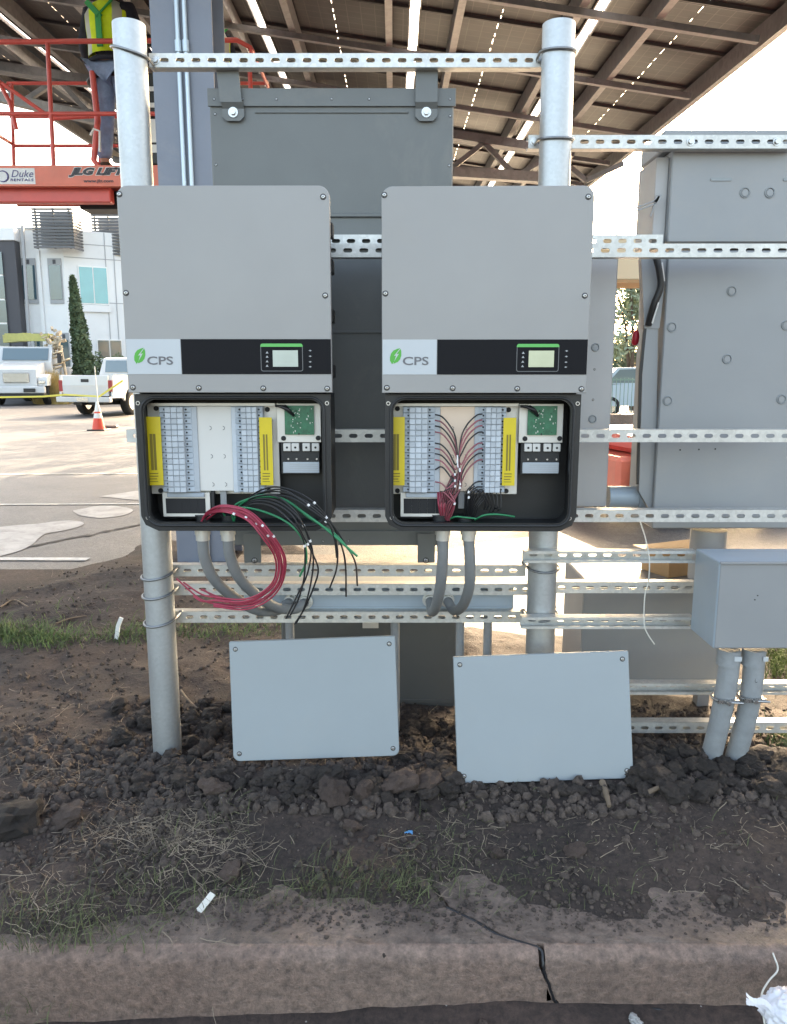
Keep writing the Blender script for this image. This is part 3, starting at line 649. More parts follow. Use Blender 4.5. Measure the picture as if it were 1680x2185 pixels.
    ibox('connector_row', 322, 602, 808, 842, yb_+.002, yb_+.0095, M['term'], vp)
    for k in range(5): ibox('vent', 312+k*60, 366+k*60, 852, 966, yb_+.0085, yb_+.0098, M['hole'], vp, 0)
    ibox('cable_guide', 650, 672, 795, 925, yb_+.012, yb_+.030, M['darkhouse'], t); ibox('cable_guide', 722, 765, 795, 930, yb_+.012, yb_+.016, M['cab'], t)
    for c in (600, 792):
        p = V(P(265.2+c*.2826, 1125, DI+.10).x, DI+.10, 0); mb = MB(); mb.cyl(V(p.x, p.y, UZ+.010), V(p.x, p.y, UZ+.030), .021, 18); mb.cyl(V(p.x, p.y, UZ+.0302), V(p.x, p.y, UZ+.034), .024, 18); mb.build('entry_bushing', M['darkhouse'], wb)
    return t
def children(o): return [c for c in bpy.data.objects if c.parent == o]
def copy_tree(o, parent=None):
    c = o.copy(); COL.objects.link(c); c.parent = parent; ORI[c.name] = origin(o).copy()
    for ch in list(o.children): copy_tree(ch, c)
    return c
invL = make_inverter(); bpy.context.view_layer.update()
invR = copy_tree(invL); invR.location = (.258, DI, UZ-.001)
tag(invL, 'grey inverter whose open wiring box spills loops of red, black and green wire', 'inverter', 'open inverters on the rack')
tag(invR, 'grey inverter with wires already landed on the terminals inside its open box', 'inverter', 'open inverters on the rack')
for c in invR.children:
    if c.name.startswith('insulating_sheet'): c.data = c.data.copy(); c.data.materials[0] = M['sheetpeach']
    if c.name.startswith('display_strip'):
        for d in c.children:
            if d.name.startswith('screen'): d.data = d.data.copy(); d.data.materials[0] = M['screen2']
invR.rotation_euler = (0, 0, R(-1.0))

# ------------------------------------------------------------------ loose wires
def wire(pts, r, m, lab, grp, marks=(), n=7, k=8, cat='wire'):
    q = catmull(pts, k); mb = MB(); mb.tube(q, r, n); marks = marks[:1]; 
    for f in marks:
        i = int(f*(len(q)-2)); a = q[i]; b = a+(q[i+1]-a).normalized()*.007; mb.tube([a, b], r*1.45, n, 1)
    o = mb.build('wire', [M[m], M['sleeve']], fix=False); return tag(o, lab, cat, grp)
rw = random.Random(7)
def J(p, a=.006): return V(p.x+rw.uniform(-a, a), p.y+rw.uniform(-a, a), p.z+rw.uniform(-a, a))
ent = P(435, 1112, DI+.09); ent2 = P(489, 1112, DI+.09)
redp = [(427, 1118, 2.33), (445, 1094, 2.30), (480, 1086, 2.20), (530, 1101, 2.17), (570, 1142, 2.16), (598, 1190, 2.17), (594, 1240, 2.19), (565, 1272, 2.21), (520, 1290, 2.23), (460, 1285, 2.25)]
for k in range(6):
    e = (k-2.5)*4.0
    pts = []
    for i, (a, b, d) in enumerate(redp):
        w = min(1, i/3); nx = (a-505); ny = (b-1185); L = math.hypot(nx, ny) or 1
        pts.append(P(a+nx/L*e*w+rw.uniform(-1.5, 1.5), b+ny/L*e*w+rw.uniform(-1.5, 1.5), d+rw.uniform(-.012, .012)))
    if k < 2: pts += [P(430, 1268+k*12, 2.26), P(392-k*15, 1243-k*8, 2.30)]
    elif k < 4: pts += [P(420+k*6, 1283, 2.26), P(397+k*8, 1264+k*4, 2.27)]
    wire(pts, .0027, 'wred', 'thick looped red wire spilling from the open box of the left inverter', 'looped red wires', (.22+.05*k, .5+.03*k, .72+.02*k))
for k in range(2):
    pts = [P(430+k*4, 1258, 2.32), P(470, 1275+k*4, 2.28), P(530, 1290-k*5, 2.26), P(575, 1268, 2.24), P(603, 1220, 2.22), P(588, 1170+k*6, 2.2), P(560, 1128, 2.2), P(520, 1096+k*4, 2.22), P(480, 1084, 2.25), P(438, 1110, 2.33)]
    wire(pts, .003, 'wred', 'thick looped red wire spilling from the open box of the left inverter', 'looped red wires', (.3, .6))
wire([P(492, 1115, 2.33), P(478, 1092, 2.31), P(520, 1083, 2.24), P(575, 1096, 2.2), P(620, 1120, 2.18), P(648, 1155, 2.18), P(654, 1195, 2.19), P(640, 1230, 2.2)], .0033, 'wgrn', 'green wire arcing over the red loop and hanging behind the black wires', 'green ground wires')
wire([P(496, 1115, 2.33), P(500, 1080, 2.31), P(545, 1062, 2.26), P(600, 1063, 2.2), P(650, 1095, 2.15), P(700, 1132, 2.13), P(763, 1187, 2.12)], .0035, 'wgrn', 'green wire reaching furthest right with its cut end beside the left inverter', 'green ground wires')
wire([P(498, 1115, 2.33), P(512, 1078, 2.3), P(560, 1056, 2.24), P(610, 1068, 2.19), P(660, 1105, 2.16), P(715, 1140, 2.14), P(752, 1182, 2.14)], .003, 'wgrn', 'thinner green wire running close above the long green wire', 'green ground wires')
blk = [
 [(505, 1112), (525, 1070), (560, 1045), (600, 1040), (655, 1062), (700, 1105), (722, 1150), (735, 1200), (737, 1273)],
 [(503, 1112), (520, 1075), (560, 1052), (612, 1052), (668, 1078), (708, 1118), (735, 1160), (757, 1200), (763, 1250)],
 [(500, 1112), (515, 1080), (555, 1058), (615, 1060), (665, 1090), (705, 1125), (719, 1170), (718, 1215), (705, 1255)],
 [(500, 1112), (515, 1078), (545, 1060), (585, 1058), (625, 1085), (650, 1125), (662, 1175), (655, 1225), (640, 1262), (612, 1320)],
 [(498, 1112), (512, 1082), (545, 1066), (590, 1068), (630, 1098), (655, 1140), (668, 1190), (664, 1245), (648, 1300), (630, 1332)],
 [(498, 1112), (510, 1086), (545, 1070), (585, 1074), (622, 1100), (648, 1145), (665, 1180), (678, 1215), (672, 1250), (655, 1290), (633, 1330)],
 [(496, 1112), (508, 1090), (540, 1076), (580, 1080), (618, 1108), (645, 1150), (652, 1200), (648, 1240), (636, 1280), (617, 1315)],
 [(502, 1112), (530, 1064), (570, 1048), (606, 1046), (650, 1072), (700, 1112), (714, 1150), (720, 1190)]]
for k, b in enumerate(blk):
    n = len(b); dd = [2.33, 2.31, 2.26, 2.19]+[2.15+.01*i for i in range(n)]
    wire([P(a+rw.uniform(-2, 2), c, dd[i]-.006*k*(i > 1)) for i, (a, c) in enumerate(b)], .0026, 'wblk', 'thin black wire hanging loose out of the open box of the left inverter', 'loose black wires', (.55, .66) if k in (0, 3, 5) else (.6,))
# right inverter : landed wires
def RI(c, r, y): p = P(322.2/1+c*0, 0, 1) if 0 else P((1140+c*.40476)*.69825, (1180+r*.40476)*.69825, y); return p
yT = DI+.072
ORD = ['first', 'second', 'third', 'fourth', 'fifth', 'sixth', 'seventh', 'eighth', 'ninth', 'tenth']
rows = [215, 258, 300, 345, 430, 470, 510, 555, 630, 722]
for k, r in enumerate(rows):
    rr = r-(35 if r == 630 else 0)
    end = RI(535+k*4, 1015, 2.335)
    pts = [RI(470, r, yT+2.24-DI), RI(520, rr+15, yT-.01), RI(575, rr+75, yT-.02), RI(620, rr+160, yT-.022)]
    if rr < 500: pts += [RI(640, 540+k*12, yT-.022), RI(640, 680+k*8, yT-.022)]
    pts = [p for p in pts]; pts += [RI(600-k*8, 800, yT-.02), RI(545+k*3, 930, yT), end]
    wire(pts, .0023, 'wred2' if k % 2 else 'wblk', 'thin %s wire on the left terminals of the right inverter, %s from the top' % (('black', 'dark red')[k % 2], ORD[k]), 'landed wires on the left terminals', (.5,))
for k, r in enumerate([210, 255, 298, 345, 428, 470, 505, 555, 720, 760]):
    if r < 600:
        pts = [RI(826, r, yT), RI(785, r+10, yT-.01), RI(720, r+70, yT-.02), RI(672, r+160, yT-.022)]
        if r < 450: pts += [RI(650, 520+k*14, yT-.024), RI(660, 670, yT-.024)]
        pts += [RI(665-k*3, 760+k*6, yT-.02), RI(600-k*6, 900, yT-.01), RI(548+k*4, 1012, 2.335)]
        m = 'wred2' if k % 3 else 'wblk'
    else:
        pts = [RI(826, r, yT), RI(780, r+5, yT-.01), RI(735, r+50, yT-.016), RI(712, r+150, yT-.01), RI(720, 1012, 2.335)]; m = 'wblk'
    wire(pts, .0023, m, 'thin %s wire on the right terminals of the right inverter, %s from the top' % ('black' if m == 'wblk' else 'dark red', ORD[k]), 'landed wires on the right terminals', (.6,))
for k in range(18):
    a = RI(490+k*6, 800+rw.uniform(-10, 15), yT+.02); b = RI(497+k*7, 900, yT-.005); c = RI(520+k*3.3, 1015, 2.335)
    if k % 3 == 1: a = RI(600+k*4, 660, yT-.012)
    wire([a, b, c], .0025, 'wred' if k % 3 == 0 else 'wred2', 'short red wire rising from the left conduit entry in the right inverter', 'red wires at the left conduit entry', n=6)
for k in range(12):
    a = RI(700+k*6, 800, yT); top = RI(760+k*17, 775+rw.uniform(-8, 20), yT-.01+k*.002); b = RI(835+k*12, 860+k*5, yT); c = RI(830+k*10, 920+rw.uniform(-20, 40), yT+.01)
    pts = [RI(700+k*6, 1015, 2.335), RI(715+k*8, 900, yT), top, b, c] if k % 2 else [RI(700+k*6, 1015, 2.335), RI(700+k*5, 920, yT), RI(706+k*10, 800, yT-.01), RI(760+k*5, 740+k*6, yT-.01)]
    wire(pts, .0020, 'wblk', 'short black wire tangled above the right conduit entry in the right inverter', 'black wires at the right conduit entry', n=6)
wire([RI(585, 1000, 2.33), RI(630, 985, yT), RI(700, 992, yT), RI(780, 1000, yT)], .0026, 'wgrn', 'short green wire lying at the bottom of the right inverter between its conduit entries', 'green wires in the right inverter')
wire([RI(770, 1008, 2.33), RI(840, 975, yT), RI(940, 968, yT), RI(1070, 985, yT+.02)], .0030, 'wgrn', 'longer green wire lying across the dark floor of the right inverter', 'green wires in the right inverter')

# ------------------------------------------------------------------ flexible conduits
def flex(pts, lab, fit_end=None):
    t = thing('flexible_conduit', lab, 'conduit', pts[0], 'flexible conduits under the inverters')
    mb = MB(); q = catmull(pts, 10); mb.tube(q, .0175, 16); mb.build('hose', M['pvc'], t)
    p = pts[0]; mb = MB(); mb.cyl(p+V(0, 0, .004), p+V(0, 0, .022), .0245, 8); mb.cyl(p+V(0, 0, -.014), p+V(0, 0, .0035), .021, 16); mb.cyl(p+V(0, 0, .0222), p+V(0, 0, .028), .0255, 18); mb.build('hex_fitting', M['fit'], t)
    e = q[-1]; d = (q[-1]-q[-2]).normalized(); mb = MB(); mb.cyl(e-d*.004, e+d*.014, .023, 8); mb.tube([e+d*.0145, e+d*.02], .027, 18); mb.build('end_fitting', M['fit'], t); return t
zb_ = UZ-.032
def cpt_(px, py, D): return P(px, py, D)
yc = DI+.10; WF = YR+.055
flex([V(X(433, 1150, yc), yc, zb_), P(437, 1190, yc+.01), P(458, 1237, yc+.05), P(500, 1275, yc+.12), P(548, 1302, yc+.22), P(590, 1303, yc+.30), P(610, 1290, YR-.01), P(618, 1285, YR+.02)], 'grey flexible conduit nearest the left post under the left inverter')
flex([V(X(487, 1150, yc), yc, zb_), P(491, 1185, yc+.01), P(510, 1232, yc+.05), P(548, 1270, yc+.13), P(590, 1296, yc+.24), P(628, 1300, yc+.32), P(645, 1290, YR-.01), P(650, 1286, YR+.02)], 'grey flexible conduit second from the left post under the left inverter')
flex([V(X(945, 1146, yc), yc, zb_), P(945, 1195, yc+.01), P(940, 1250, yc+.06), P(930, 1295, yc+.16), P(922, 1305, yc+.28), P(920, 1290, YR-.02), P(918, 1283, YR+.02)], 'grey flexible conduit under the right inverter dropping straight to the wireway')
flex([V(X(1000, 1146, yc), yc, zb_), P(1003, 1195, yc+.01), P(1002, 1250, yc+.06), P(988, 1292, yc+.16), P(970, 1303, yc+.28), P(960, 1290, YR-.02), P(956, 1283, YR+.02)], 'grey flexible conduit under the right inverter hooking back to the left near the right post')
# ------------------------------------------------------------------ cabinets
YC = YR+.0425                     # plane touching the back of the rear rails
def cabinet(name, lab, x0, x1, z0, z1, y0, y1, m, b=.004, cat='cabinet', group=None):
    t = thing(name, lab, cat, ((x0+x1)/2, y0, z0), group)
    mb = MB(); mb.bbox(x0, x1, y0, y1, z0, z1, b); mb.build('body', M[m], t); return t
def part(parent, name, m, x0, x1, y0, y1, z0, z1, b=.001):
    mb = MB(); mb.bbox(x0, x1, y0, y1, z0, z1, b) if b else mb.box(x0, x1, y0, y1, z0, z1)
    return mb.build(name, M[m] if isinstance(m, str) else m, parent)
# middle cabinet
x0, x1 = X(446, 200, YC+.01), X(969, 200, YC+.01); zt = Z(196, YC+.01); zb = Z(1163, YC+.01)
c1 = cabinet('enclosure', 'tall dark grey-green enclosure hung from the top rail between the two posts', x0, x1, zb, zt, YC+.012, YC+.27, 'cabdark', group='cabinets on the rack')
part(c1, 'top_hood', 'cabdark', x0-.004, x1+.006, YC+.004, YC+.0115, zt-.045, zt+.010)
part(c1, 'ridge', 'cabdark', x0+.15, x1-.15, YC+.0075, YC+.0115, Z(236, YC)-.004, Z(236, YC)+.003)
part(c1, 'ridge', 'cabdark', x0+.01, x1-.01, YC+.003, YC+.0115, Z(456, YC)-.010, Z(456, YC)+.004, .003)
part(c1, 'ridge', 'cabback', x0+.01, x1-.01, YC+.006, YC+.0115, Z(708, YC)-.004, Z(708, YC)+.004)
part(c1, 'lower_panel', 'cabback', x0+.012, x1-.012, YC+.0095, YC+.0118, Z(1085, YC), Z(548, YC), 0)
part(c1, 'bottom_lip', 'cabdark', x0+.01, x1-.02, YC-.004, YC+.0115, zb+.002, Z(1132, YC), .002)
for px in (457, 518, 590, 708, 788, 910, 961):
    c = P(px, 211 if px not in (457, 961) else 211, YC+.004); screw(c1, c.x, YC+.0038, c.z, .55)
for px, py in ((459, 243), (461, 351), (961, 247), (959, 353), (744, 1152), (690, 1153)): c = P(px, py, YC+.011); screw(c1, c.x, YC+.0116 if py < 1000 else YC-.0044, c.z, .6)
for pc, lean in ((498, 1), (910, 0)):
    w = .036; a = X(pc-2, 180, YC); zz = [Z(v, YC) for v in (150, 220, 232, 258)]; x = X(pc, 240, YC)
    mb = MB(); e = .012*lean
    mb.prism([(x-w-e, zz[0]), (x+w-e, zz[0]), (x+w-.004*lean, zz[1]), (x-w-.004*lean, zz[1])], YC-.014, YC-.011)
    mb.add([V(x-w, YC-.014, zz[1]), V(x+w, YC-.014, zz[1]), V(x+w, YC-.002, zz[2]), V(x-w, YC-.002, zz[2])], [(0, 1, 2, 3)]); mb.add([V(x-w, YC-.011, zz[1]), V(x+w, YC-.011, zz[1]), V(x+w, YC+.001, zz[2]), V(x-w, YC+.001, zz[2])], [(0, 1, 2, 3)])
    mb.prism([(x-w, zz[2]), (x+w, zz[2]), (x+w, zz[3]+.014), (x+w-.014, zz[3]), (x-w+.014, zz[3]), (x-w, zz[3]+.014)], YC-.002, YC+.001)
    br = mb.build('mounting_bracket', M['cabdark'], c1, fix=True)
    c = V(x, YC-.0022, Z(240, YC)); mb = MB(); mb.cyl(c, c+V(0, -.003, 0), .016, 16); mb.cyl(c+V(0, -.003, 0), c+V(0, -.011, 0), .0095, 6); mb.build('bolt', M['screw'], br)
for pc in (543, 909):
    x = X(pc, 1170, YC-.004); w = .031; mb = MB(); mb.bbox(x-w, x+w, YC-.0445, YC-.0415, Z(1200, YC-.04), Z(1138, YC-.04), .001)
    br = mb.build('mounting_bracket', M['cabdark'], c1); c = P(pc, 1196, YC-.046); screw(br, c.x, YC-.0446, c.z, 1.3)
# wireway under it
x0, x1 = X(520, 1270, YC), X(1097, 1270, YC); za, zb = Z(1301, YC), Z(1242, YC)
c2 = cabinet('wireway', 'long blue-grey wireway trough running behind the two lowest left rails', x0, x1, za, zb, YC+.002, YC+.16, 'cab2', .003, 'wireway')
part(c2, 'cover_lip', 'cab2', x0+.004, x1-.004, YC-.002, YC+.0018, za+.004, za+.012, .001)
for pa in ((843, 1332), (982, 1335), (1041, 1335), (618, 1330)):
    q = P(pa[0], pa[1], YC+.08); mb = MB(); mb.cyl(V(q.x, q.y, za-.001), V(q.x+.003, q.y, -.03), .0165, 16); o = mb.build('conduit_pipe', M['pvc2'])
    tag(o, {843: 'thin grey conduit rising beside the right edge of the left loose cover', 982: 'thin grey conduit left of the sunlit gap above the right loose cover', 1041: 'thin grey conduit standing alone in the sunlit gap above the right loose cover', 618: 'thin grey conduit dropping from the wireway above the left loose cover'}[pa[0]], 'conduit', 'thin conduits below the wireway')
# low dark cabinet behind the left cover
D = 3.08; x0, x1 = X(602, 1400, D), X(973, 1400, D); c3 = cabinet('ground_cabinet', 'low dark charcoal cabinet standing on the soil behind the left loose cover', x0, x1, -.02, Z(1315, D), D, D+.5, 'cabback', .006)
part(c3, 'base_ridge', 'cabback', x0+.01, x1-.01, D-.006, D-.001, .03, .045); part(c3, 'name_plate', 'plate', X(774, 1335, D), X(808, 1335, D), D-.003, D-.0005, Z(1340, D), Z(1328, D), 0)
# cabinet behind the right inverter
D = YC+.01; x0, x1 = X(1075, 700, D), X(1313, 700, D); c4 = cabinet('enclosure', 'warm grey enclosure peeking out to the right of the right inverter', x0, x1, Z(1082, D), Z(546, D), D, D+.22, 'cabwarm', .004, group='cabinets on the rack')
def plug(par, px, py, y, r=.013):
    c = P(px, py, y); mb = MB(); n = 20
    q = [V(c.x+math.cos(2*math.pi*k/n)*r, y-.0015, c.z+math.sin(2*math.pi*k/n)*r) for k in range(n+1)]; mb.tube(q, .0022, 6, caps=False); o = mb.build('knockout', M['plug'], par)
    mb = MB(); mb.disc((c.x, y-.0005, c.z), r*.72, (0, -1, 0), .002, 16); mb.build('washer', M['cab'], o)
plug(c4, 1271, 741, D, .0125); plug(c4, 1265, 894, D, .0125)
for p in ((1269, 788), (1266, 853)): c = P(p[0], p[1], D); screw(c4, c.x, D-.0005, c.z, .5)
# right-hand cabinets
D = YC+.005; xl = X(1432, 420, D); 
c5 = cabinet('enclosure', 'upper pale grey enclosure at the right edge with a slot and two round plugs', X(1432, 400, D), 3.4, Z(517, D), Z(318, D), D, D+.24, 'cab', .004, group='cabinets on the rack')
part(c5, 'roof', 'cab', X(1420, 300, D), 3.42, D+.02, D+.26, Z(318, D)+.0005, Z(272, D), .006)
mb = MB(); mb.prism(rrect(X(1517, 383, D), X(1562, 383, D), Z(386, D), Z(379, D), (.003,)*4, 2), D-.003, D-.0005); mb.build('vent_slot', M['plug'], c5)
mb = MB(); mb.prism(rrect(X(1672, 383, D), X(1710, 383, D), Z(386, D), Z(379, D), (.003,)*4, 2), D-.003, D-.0005); mb.build('vent_slot', M['plug'], c5)
plug(c5, 1590, 411, D, .0155); plug(c5, 1643, 411, D, .0155)
sidep = part(c5, 'side_flange', 'cabwarm', X(1393, 420, D+.05), X(1431, 420, D)-.001, D+.03, D+.22, Z(516, D), Z(330, D), .002)
c6 = cabinet('enclosure', 'large pale grey enclosure at the right edge with scattered round plugs', X(1412, 800, D), 3.4, Z(1128, D), Z(534, D), D+.001, D+.30, 'cab', .004, group='cabinets on the rack')
for p in ((1562, 621), (1434, 698), (1678, 694), (1552, 766), (1425, 855), (1668, 852)): plug(c6, p[0], p[1], D+.001, .0150)
for p in ((1452, 960), (1492, 959), (1527, 958)): c = P(p[0], p[1], D); mb = MB(); mb.disc((c.x, D+.0008, c.z), .003, (0, -1, 0), .001, 8); mb.build('small_hole', M['hole'], c6)
# side flange with cut edge and black gasket (left side of the big one)
mb = MB(); D6 = D+.002
def sp(pts, ya, yb): return [(X(a, b, D6), Z(b, D6)) for a, b in pts]
mb.prism(sp([(1384, 700), (1409, 700), (1402, 1110), (1368, 1050), (1375, 800)], 0, 0), D6+.02, D6+.05); mb.build('side_flange', M['cab'], c6)
mb = MB(); mb.prism(sp([(1379, 690), (1384, 700), (1374, 800), (1367, 1035), (1362, 1035), (1368, 790)], 0, 0), D6+.018, D6+.026); mb.build('gasket', M['black'], c6)
mb = MB(); mb.tube(catmull([P(1400, 545, D6-.01), P(1408, 580, D6-.012), P(1410, 612, D6-.012), P(1396, 650, D6-.008), P(1384, 694, D6+.012)], 6), .0115, 10); mb.build('cable', M['black'], c6)
mb = MB(); mb.tube([P(1413, 560, D6-.018), P(1418, 600, D6-.018)], .003, 6); mb.tube([P(1406, 645, D6-.018), P(1392, 690, D6-.012)], .003, 6); mb.build('cable_tie', M['sheet'], c6)
mb = MB(); mb.prism(sp([(1372, 548), (1430, 548), (1411, 700), (1379, 700)], 0, 0), D6+.016, D6+.05); mb.build('side_flange', M['cab'], c6)
t = cabinet('enclosure', 'unseen enclosure added behind the large right enclosure to block sun on the kerb', 1.42, 3.4, 1.0, 2.1, D+.33, D+1.35, 'cab', .006)  # added out of view to keep sun patches off the kerb
t = cabinet('ground_cabinet', 'unseen grey cabinet added beyond the right edge to shade the foreground', 1.78, 2.7, -.1, 1.05, 2.55, 3.0, 'cab', .006)  # unseen cabinet, added past the frame edge as a sun block
# strap sticking out left of the upper enclosure
mb = MB(); a = P(1356, 444, D); b = P(1398, 432, D); c = P(1404, 418, D); d = P(1388, 462, D)
for (p, q, w) in ((a, b+V(0, 0, .006), .004), (a+V(0, 0, -.010), b+V(0, 0, -.004), .004), (a, a+V(0, 0, -.010), .004), (b, c+V(.008, 0, .004), .008), (b, c, .012), (b, d, .004)): mb.bar(p, q, .012, w)
tag(mb.build('cable_strap', M['cab']), 'bent slotted metal strap sticking out left of the upper right enclosure', 'strap')
# pipe bits between the enclosures
mb = MB(); D = YC+.10; p = P(1297, 1060, D); q = P(1358, 1060, D); r = (Z(1036, D)-Z(1084, D))/2
mb.cyl(V(p.x, D, p.z), V(q.x, D, p.z), r*.96, 24); o = thing('pvc_elbow', 'thick grey pvc pipe and collar joining two enclosures at the right', 'pipe', (q.x, D, p.z)); mb.build('pipe', M['cab2'], o)
mb = MB(); mb.cyl(V(q.x+.001, D, p.z), V(X(1396, 1060, D), D, p.z), r*1.04, 24); mb.build('collar', M['cab2'], o)
# stand pipe under the big enclosure
D = YC+.15; p = P(1512, 1150, D); mb = MB(); mb.cyl(V(p.x, D, Z(1129, D)), V(p.x, D, .62), .066, 28); tag(mb.build('stand_pipe', M['cabwarm']), 'thick pale pipe dropping from the underside of the large right enclosure', 'pipe')
# low gray cabinet right + sunlit top
D = 3.02; x0, x1 = X(1240, 1380, D), X(1560, 1380, D); zt = Z(1236, D)
c7 = cabinet('ground_cabinet', 'low grey cabinet with a sunlit top behind the lower right rails', x0, x1, .13, zt, D, D+.34, 'cab', .006)
for xx in (x0+.06, x1-.10): part(c7, 'leg', 'cab', xx, xx+.05, D+.05, D+.10, -.05, .129)
mb = MB(); q = P(1286, 1213, D+.12); mb.disc((q.x, D+.14, zt+.0006), .012, (0, 0, 1), .004, 12); mb.build('lid_boss', M['cab'], c7)
q = P(1440, 1225, D+.1); w = .13
mb = MB(); Mx = Matrix.Translation((P(1440, 1225, 3.2).x, D+.14, zt+.0015)) @ Matrix.Rotation(R(24), 4, 'Z'); mb.box(-.13, .13, -.08, .08, 0, .105, M=Mx)
t = thing('cardboard_box', 'open brown cardboard box on top of the low grey cabinet', 'cardboard box', (P(1440, 1225, 3.2).x, D+.14, zt+.0015)); mb.build('carton', M['cardb'], t)
mb = MB(); mb.add([Mx @ V(a, b, c) for a, b, c in ((-.13, -.08, .1055), (.13, -.08, .1055), (.11, -.13, .118), (-.12, -.14, .112))], [(0, 1, 2, 3)]); mb.add([Mx @ V(a, b, c) for a, b, c in ((-.13, .08, .1055), (-.13, -.08, .1055), (-.20, -.07, .108), (-.19, .07, .112))], [(0, 1, 2, 3)]); mb.build('flap', M['cardb'], t)
# protruding box bottom right
yb, yf = YF-.004, 2.36; xl0 = X(1529, 1290, yf)
c8 = cabinet('junction_box', 'blue-grey junction box jutting forward at the right edge below the big enclosure', xl0, xl0+.52, Z(1384, yf), Z(1200, yf), yf, yb, 'cab2', .003, 'junction box')
part(c8, 'front_door', 'cab', xl0+.003, xl0+.517, yf-.004, yf-.001, Z(1382, yf), Z(1203, yf), .0015)
part(c8, 'door_hem', 'cab', xl0-.001, xl0+.521, yf-.012, yf-.0045, Z(1203, yf)+.001, Z(1200, yf)+.004, .001)
for p in ((1616, 1270), (1610, 1279)): c = P(p[0], p[1], yf); mb = MB(); mb.disc((c.x, yf-.0041, c.z), .0022, (0, -1, 0), .0008, 8); mb.build('small_hole', M['hole'], c8)
for k, (pp, lab) in enumerate((([(1557, 1384), (1556, 1420), (1548, 1480), (1535, 1545), (1516, 1622)], 'left of two thick grey conduits rising from the soil into the junction box'), ([(1610, 1384), (1609, 1420), (1603, 1480), (1590, 1545), (1568, 1622)], 'right of two thick grey conduits rising into the junction box with dark printed lettering'))):
    dd = [yf+.07, yf+.07, yf+.08, yf+.10, yf+.13]; pts = [P(a, b, dd[i]) for i, (a, b) in enumerate(pp)]
    t = thing('conduit_riser', lab, 'conduit', pts[-1], 'two thick conduits below the junction box')
    mb = MB(); mb.tube(catmull(pts, 6), .0335, 24); mb.build('pipe', M['pvc2'], t)
    mb = MB(); mb.cyl(pts[0], pts[0]+V(-.001, 0, -.055), .0375, 24); cl = mb.build('coupling', M['pvc2'], t)
    mb = MB(); q = pts[0]; mb.box(q.x+.002+.012*k, q.x+.026+.004*k, q.y-.0392, q.y-.0372, q.z-.030, q.z-.014); mb.build('sticker', M['white'], cl)
    c = P((1545, 1601)[k], (1489, 1486)[k], yf+.08); mb = MB(); mb.tube([c+V(math.cos(2*math.pi*i/24)*.0365, math.sin(2*math.pi*i/24)*.0365, 0) for i in range(25)], .006, 6, caps=False)
    mb.bar(c+V(-.035, -.038, .003), c+V(.035, -.038, .003), .010, .012); mb.cyl(c+V(.0, -.045, .002), c+V(.045, -.045, .0), .004, 8); mb.cyl(c+V(-.004, -.046, .002), c+V(-.004, -.055, .002), .008, 6); mb.build('clamp', M['screw'], t)
    if k:
        me = text_mesh('Cantex', .03); 
        for v in me.vertices: v.co = V(v.co.y*.45, -.0005-v.co.z+ (v.co.y*.45)**2*9, v.co.x*.62)
        me.materials.append(M['pcur']); inst('lettering', me, t, P(1605, 1432, yf+.075)+V(0, -.0342, 0))
# lids leaning
def lid(lab, tl, tr, bl, br_, D0, D1):
    a, b, c, d = P(*bl, D0), P(*br_, D0), P(*tr, D1), P(*tl, D1)
    ux = ((b-a)+(c-d)).normalized(); w = ((b-a).length+(c-d).length)/2; ce = (a+b+c+d)/4
    uz = ((d-a)+(c-b)); uz = (uz-ux*uz.dot(ux)); h = ((d-a).length+(c-b).length)/2; uz.normalize(); uy = uz.cross(ux)
    t = thing('box_cover', lab, 'cover', (0, 0, 0), 'loose wiring box covers')
    pts = rrect(-w/2, w/2, -h/2, h/2, (.022, .022, .004, .004)); n = len(pts); mb = MB()
    ins = [(x*.994, z*.992) for x, z in pts]
    mb.add([V(x, .002, z) for x, z in pts]+[V(x, 0, z) for x, z in ins], [(i, (i+1) % n, n+(i+1) % n, n+i) for i in range(n)]+[[n+i for i in range(n)]])
    mb.add([V(x, .002, z) for x, z in pts]+[V(x, .016, z) for x, z in pts], [(i, (i+1) % n, n+(i+1) % n, n+i) for i in range(n)]+[[n+i for i in range(n)]])
    mb.build('cover_plate', M['lid'], t)
    for sx in (-1, 1):
        for sz in (-1, 1): screw(t, sx*(w/2-.021), -.0003, sz*(h/2-.026))
    Mt = Matrix((ux, uy, uz)).transposed().to_4x4(); t.matrix_world = Matrix.Translation(ce) @ Mt; t.rotation_mode = 'XYZ'
    return t
lid('pale blue-grey cover leaning level on the soil, nearer the left post', (497, 1370), (843, 1357), (490, 1625), (853, 1613), 2.46, 2.53)
lid('pale blue-grey cover leaning tilted on the soil below the right inverter', (965, 1405), (1331, 1387), (980, 1671), (1363, 1663), 2.36, 2.44)
# dangling string on the right rails
mb = MB(); mb.tube(catmull([P(1366, 1112, 2.50), P(1378, 1150, 2.5), P(1386, 1195, 2.49), P(1384, 1240, 2.5), P(1376, 1275, 2.5), P(1375, 1330, 2.5), P(1382, 1352, 2.5), P(1397, 1375, 2.5)], 5), .0022, 5)
tag(mb.build('string', M['string']), 'thin white pull string dangling in front of the low right cabinet', 'string')

